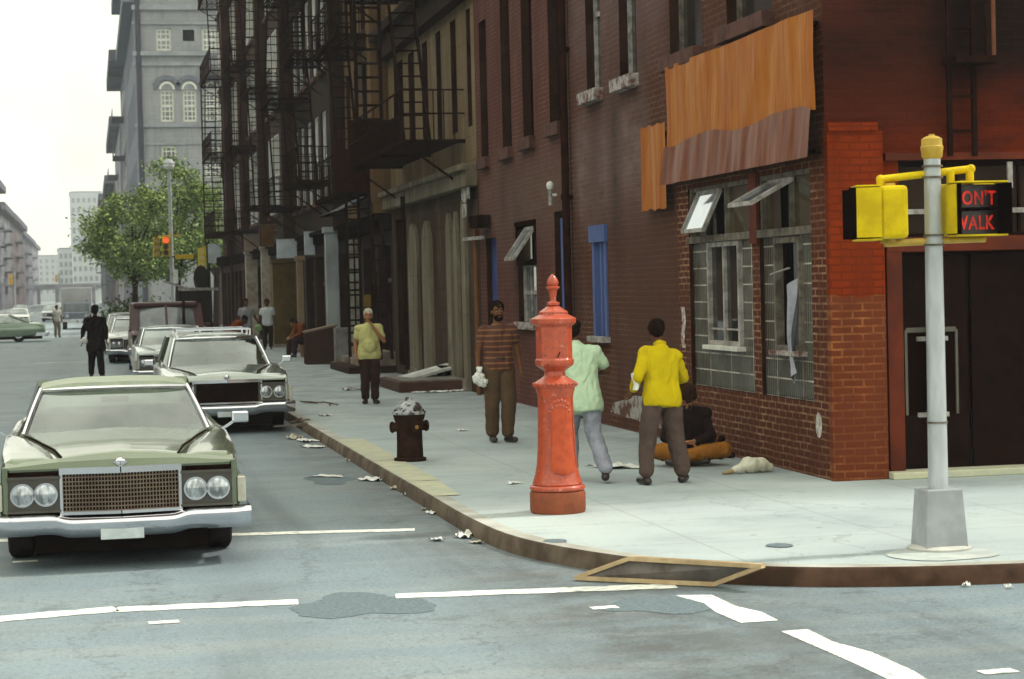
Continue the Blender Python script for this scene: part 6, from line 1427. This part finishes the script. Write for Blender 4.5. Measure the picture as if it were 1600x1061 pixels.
sitJ = dict(pel=(0, .1, .50), chest=(0, -.08, .80), neck=(0, -.19, .95), head=(0, -.31, 1.0), shL=(.18, -.12, .92), shR=(-.18, -.12, .92), elL=(.2, -.22, .66), wrL=(.05, -.42, .56), elR=(-.2, -.22, .66), wrR=(-.05, -.42, .58), hndL=(-.6, -.6, -.2), hndR=(.6, -.6, -.2),
            hipL=(.1, .08, .48), hipR=(-.1, .08, .48), knL=(.13, -.36, .50), knR=(-.13, -.36, .50), anL=(.12, -.36, .09), anR=(-.12, -.42, .09), toeL=(.12, -.52, .03), toeR=(-.12, -.58, .03))
f = G(478, 549, .13)
person('man in a rust-brown shirt sitting on a box with his head bent low', (WY(474, 540, 62.5).x, 62.5, .13), R(-68), sitJ, 1.05, skin_m, cloth('rust_shirt', (.20, .055, .018)), .6, -.02, cloth('dark_plum_trousers', (.035, .015, .018)), hair_b, headrot=(R(42), 0, 0), vox=.014, fullsleeve=True)
sbx = thing('wooden_box', 'low wooden box under the man sitting with bent head', 'box', (WY(483, 540, 62.5).x, 62.45, .13)); q = MB(); q.box(-.25, .25, -.25, .25, 0, .37); q.build('box_body', M_('old_box_wood', (.22, .13, .06), .8, ns=6.), sbx, bevel=.01); q = MB(); q.box(-.27, .27, -.27, .27, .37, .39); q.build('lid', darkwood, sbx)
person('dark-haired person in a rust-orange shirt stooping behind the parked cars', (WY(363, 500, 60).x, 60, .13), R(60),
       dict(pel=(0, .1, .80), chest=(0, -.12, 1.03), neck=(0, -.27, 1.14), head=(0, -.40, 1.20), shL=(.18, -.18, 1.12), shR=(-.18, -.18, 1.12), elL=(.22, -.26, .88), elR=(-.22, -.26, .88), wrL=(.18, -.42, .74), wrR=(-.18, -.42, .74), hipL=(.09, .1, .78), hipR=(-.09, .1, .78), knL=(.1, -.08, .44), knR=(-.1, -.08, .44)),
       1.0, skin_d, cloth('rust_orange_shirt', (.26, .06, .015)), .6, -.04, cloth('black_trousers3', (.02, .012, .01)), hair_b, headrot=(R(30), 0, 0), vox=.014)
f = G(90, 527)
person('tiny pale-shirted person standing in the far intersection near the truck', f, R(20), None, .98, skin_d, cloth('pale_shirt', (.4, .4, .36)), .55, -.06, cloth('tan_trousers', (.2, .17, .13)), hair_b, vox=.02)

# ================================================================== SMALL THINGS ON THE SIDEWALK
f = G(1170, 740, .13)
sk = thing('cloth_sack', 'soft white cloth sack lying on its side near the seated man', 'sack', (f.x, f.y+.05, .13), R(4))
m = MB(); m.caps((.02, 0, .085), (.18, .03, .075), .085, .07, 16); m.caps((-.06, 0, .06), (.05, 0, .08), .05, .085, 14); m.caps((-.2, -.02, .03), (-.05, 0, .06), .018, .05, 12); m.caps((.18, .03, .07), (.25, .02, .05), .06, .045)
remesh(m, 'sack_body', M_('white_canvas', (.66, .66, .54), .85, c2=(.5, .48, .36), ns=6.), sk, .009, 3, .012, 12.)
m = MB(); m.caps((-.28, -.05, .02), (-.18, -.03, .025), .018, .022); m.caps((-.2, -.02, .03), (-.14, -.01, .05), .02, .02); remesh(m, 'neck_tie', M_('tan_tie', (.35, .25, .14), .8), sk, .008, 1)
f = G(1160, 714, .13)
bts = thing('boots', 'pair of dark boots standing by the foot of the brick wall', 'boots', (min(f.x, 6.85), f.y, .13), R(30))
for dx in (-.09, .09):
    m = MB(); m.caps((dx, 0, .05), (dx*1.1, .0, .2), .045, .05); m.caps((dx, 0, .04), (dx, -.16, .035), .04, .035); remesh(m, 'boot', iron, bts, .01, 2, .01, 10.)
def scrap(label, px, py, z, w_, d, mat, hgt=.03, name='paper_scrap', seed=1, cat='litter', grp='litter along the kerb'):
    g_ = G(px, py, z); rnd = random.Random(seed); T_ = MB(); ph = rnd.random()*6
    T_.grid(lambda u, v_: (( u-.5)*w_*(1+.3*math.sin(v_*5+ph)), (v_-.5)*d*(1+.25*math.cos(u*4+ph)), .006+hgt*abs(noise.noise(Vector((u*3+ph, v_*3, ph))))*1.6), 7, 7)
    o = T_.build(name, mat, smooth=60); o.location = (g_.x, g_.y, z+.002); o.rotation_euler = (0, 0, rnd.uniform(-.6, .6)); return tag(o, label, cat, grp)
LT = [('crumpled white paper by the front wheel side of the wagon, at the kerb', 462, 686, .22, .4, .16), ('white wrapping scraps strewn behind the kerb end near the wagon', 480, 690, .3, .5, .1), ('flattened cream paper in the gutter', 491, 699, .26, .5, .05),
      ('small white ball of paper in the gutter beside the yellowed slabs', 543, 722, .06, .12, .08), ('long thin white paper strip on the asphalt', 512, 745, .45, .3, .03), ('wide white torn paper on the asphalt near the kerb', 580, 751, .26, .35, .07),
      ('white tissue scrap against the kerb', 620, 765, .1, .22, .07), ('second white tissue scrap against the kerb', 634, 774, .07, .15, .06), ('white flat paper past the middle of the kerb', 676, 803, .13, .2, .04), ('small white scrap above the flat paper', 662, 797, .06, .12, .04),
      ('white crushed cup by the curve of the kerb', 725, 840, .16, .25, .1), ('two-lobed white paper at the curve of the kerb', 683, 845, .13, .18, .06), ('bluish white wrapper tight to the kerb curve', 745, 849, .13, .15, .05)]
for i, (lb, x, y, w_, d, h_) in enumerate(LT): scrap(lb, x, y, 0, w_*.8, d*.8, trash_w if i % 3 else trash_g, h_*.5, seed=i)
scrap('bright white folded paper standing against the dark corner kerb', 1240, 908, 0, .13, .1, trash_w, .12, seed=33)
for i, (x, y) in enumerate(((1202, 907), (1288, 914), (1412, 913), (1432, 913), (1510, 917), (1577, 920))):
    scrap('tiny white scrap in the gutter of the dark corner kerb', x, y, 0, .045, .05, trash_w, .03, seed=50+i, grp='tiny scraps along the corner kerb')
scrap('spread white newspaper sheet on the sidewalk behind the men', 958, 731, .13, .42, .5, trash_w, .05, seed=71, grp='paper on the sidewalk')
scrap('small white paper on the sidewalk near the yellow-jacket man', 804, 756, .13, .12, .14, trash_w, .02, seed=72, grp='paper on the sidewalk')
scrap('narrow white paper on the sidewalk left of the hydrant', 508, 650, .13, .2, .25, trash_w, .03, seed=73, grp='paper on the sidewalk')
scrap('thin white scrap right of the hydrant', 722, 673, .13, .13, .2, trash_w, .02, seed=74, grp='paper on the sidewalk')
for i, (x, y, w_) in enumerate(((455, 668, .5), (470, 660, .35), (520, 633, .5), (488, 631, .4))):
    g_ = G(x, y, .13); q = MB(); a = i*.9; q.bar((-w_/2, 0, .02), (w_/2, .1, .05), .03, .02); q.bar((-w_/3, .12, .015), (w_/2, -.05, .03), .02, .02); o = q.build('broken_stick', trash_b if i % 2 else greywood); o.location = (g_.x, g_.y, .132); o.rotation_euler = (0, 0, a)
    tag(o, ['brown broken slats lying at the kerb by the wagon wheel', 'grey splintered sticks near the kerb end', 'grey splintered sticks on the sidewalk toward the white-haired man', 'brown twigs on the sidewalk beside the wagon'][i], 'sticks', 'broken wood scraps')
# cellar hatch with a leaning board
hx0, hx1, hy0, hy1 = 5.75, 7.1, 38.9, 41.6
ht = thing('cellar_hatch', 'low dark stone cellar hatch platform at the foot of the ochre building', 'hatch', (6.4, 40, .13))
q = MB(); q.box(hx0-6.4, hx1-6.41, hy0-40, hy1-40, 0, .2); q.build('curb_frame', M_('hatch_dark', (.07, .035, .025), .8, ns=4.), ht, bevel=.02)
q = MB(); q.box(hx0-6.4+.08, hx1-6.44, hy0-40+.1, hy1-40-.1, .2, .225); q.build('hatch_lid', M_('hatch_grey', (.20, .20, .18), .7, c2=(.12, .1, .08), ns=4.), ht)
a = WY(612, 597, 40.6); b_ = WY(722, 566, 41.0)
lb_ = thing('leaning_board', 'weathered grey-white board lying tilted over the cellar hatch', 'board', (a.x, 40.6, a.z))
q = MB(); d = b_-a; q.bar((0, 0, 0), (d.x, .3, d.z), .9, .05); q.build('plank', M_('pale_board', (.62, .64, .62), .7, c2=(.35, .36, .34), ns=3.), lb_); q = MB(); q.box(d.x-.5, d.x, .0, .5, -.22-.0, d.z-.05) ; q.build('prop_block', darkwood, lb_)
q = MB(); q.grid(lambda u, v_: (5.95+u*1.1, 38.55+v_*.3+.06*math.sin(u*9), .14+.05*abs(noise.noise(Vector((u*9, v_*4, 2))))), 24, 5); tag(q.build('plaster_rubble', trash_w, smooth=30), 'line of broken white plaster along the front of the cellar hatch', 'rubble')
q = MB(); q.grid(lambda u, v_: (4.9+u*.55, 40.5+v_*.9, .135+.09*abs(noise.noise(Vector((u*4, v_*5, 7))))), 10, 8); tag(q.build('tarpaulin_scrap', M_('dark_tarp', (.12, .12, .13), .5, c2=(.4, .42, .42), ns=5.), smooth=30), 'dark crumpled tarpaulin scrap behind the white-haired man', 'tarpaulin')
# bin, stone pier, steps beneath the ladders
g_ = WY(500, 550, 56)
bn = thing('wooden_bin', 'dark brown slant-topped wooden bin beside the stone pier', 'bin', (g_.x, 56, .13)); hw = (WY(524, 0, 56).x-WY(478, 0, 56).x)/2; hh = WY(0, 528, 56).z-.13
q = MB(); q.add([(-hw, -.4, 0), (hw, -.4, 0), (hw, .4, 0), (-hw, .4, 0), (-hw, -.4, hh-.1), (hw, -.4, hh+.06), (hw, .4, hh+.06), (-hw, .4, hh-.1)], [(0, 3, 2, 1), (4, 5, 6, 7), (0, 1, 5, 4), (1, 2, 6, 5), (2, 3, 7, 6), (3, 0, 4, 7)])
q.build('bin_body', M_('bin_brown', (.055, .03, .022), .7, ns=4.), bn); q = MB(); q.bar((-hw-.03, 0, hh-.08), (hw+.05, 0, hh+.1), .86, .05); q.build('lid', M_('bin_lid', (.2, .14, .1), .7), bn)
g_ = WY(535, 550, 54.5); pr = thing('stone_pier', 'squat grey stone pier between the wooden bin and the drop ladder', 'pier', (g_.x, 54.5, .13)); q = MB(); q.box(-.2, .2, -.2, .2, .1, WY(0, 527, 54.5).z-.13); q.build('shaft', M_('pier_grey', (.24, .23, .22), .8, c2=(.15, .13, .12), ns=4.), pr, bevel=.02); q = MB(); q.box(-.27, .27, -.27, .27, 0, .1); q.build('base', kerb_m, pr)
stp = thing('door_steps', 'worn stone doorsteps under the black drop ladders', 'steps', (6.6, 50, .13))
for i in range(3): q = MB(); q.box(5.95-6.6+i*.3, .49, -1.6, 2.2, i*.17, (i+1)*.17-.003); q.build('step', kerb_m if i else dbrick1, stp, bevel=.01)
yn = thing('yellow_notice', 'small yellow notice fixed behind the right drop ladder', 'notice', WY(574, 470, 50.2)); q = MB(); q.box(-.09, .09, -.01, .01, -.15, .15); q.build('board', M_('notice_yellow', (.20, .12, .02), .6), yn); q = MB(); q.box(-.01, .01, .01, .1, -.05, .05); q.build('fixing', iron, yn)

# ================================================================== HAZE
hz_ = MB(); hz_.box(-75, 60, -20, 1250, -1, 56)
hm, nt, b = newmat('haze'); nt.nodes.remove(b); pv = N(nt, 'ShaderNodeVolumePrincipled', Density=.00045, Anisotropy=.2); pv.inputs['Color'].default_value = (.88, .94, 1, 1)
L(nt, pv.outputs[0], nt.nodes['Material Output'].inputs['Volume'])
ho = hz_.build('haze', hm); ho['kind'] = 'stuff'
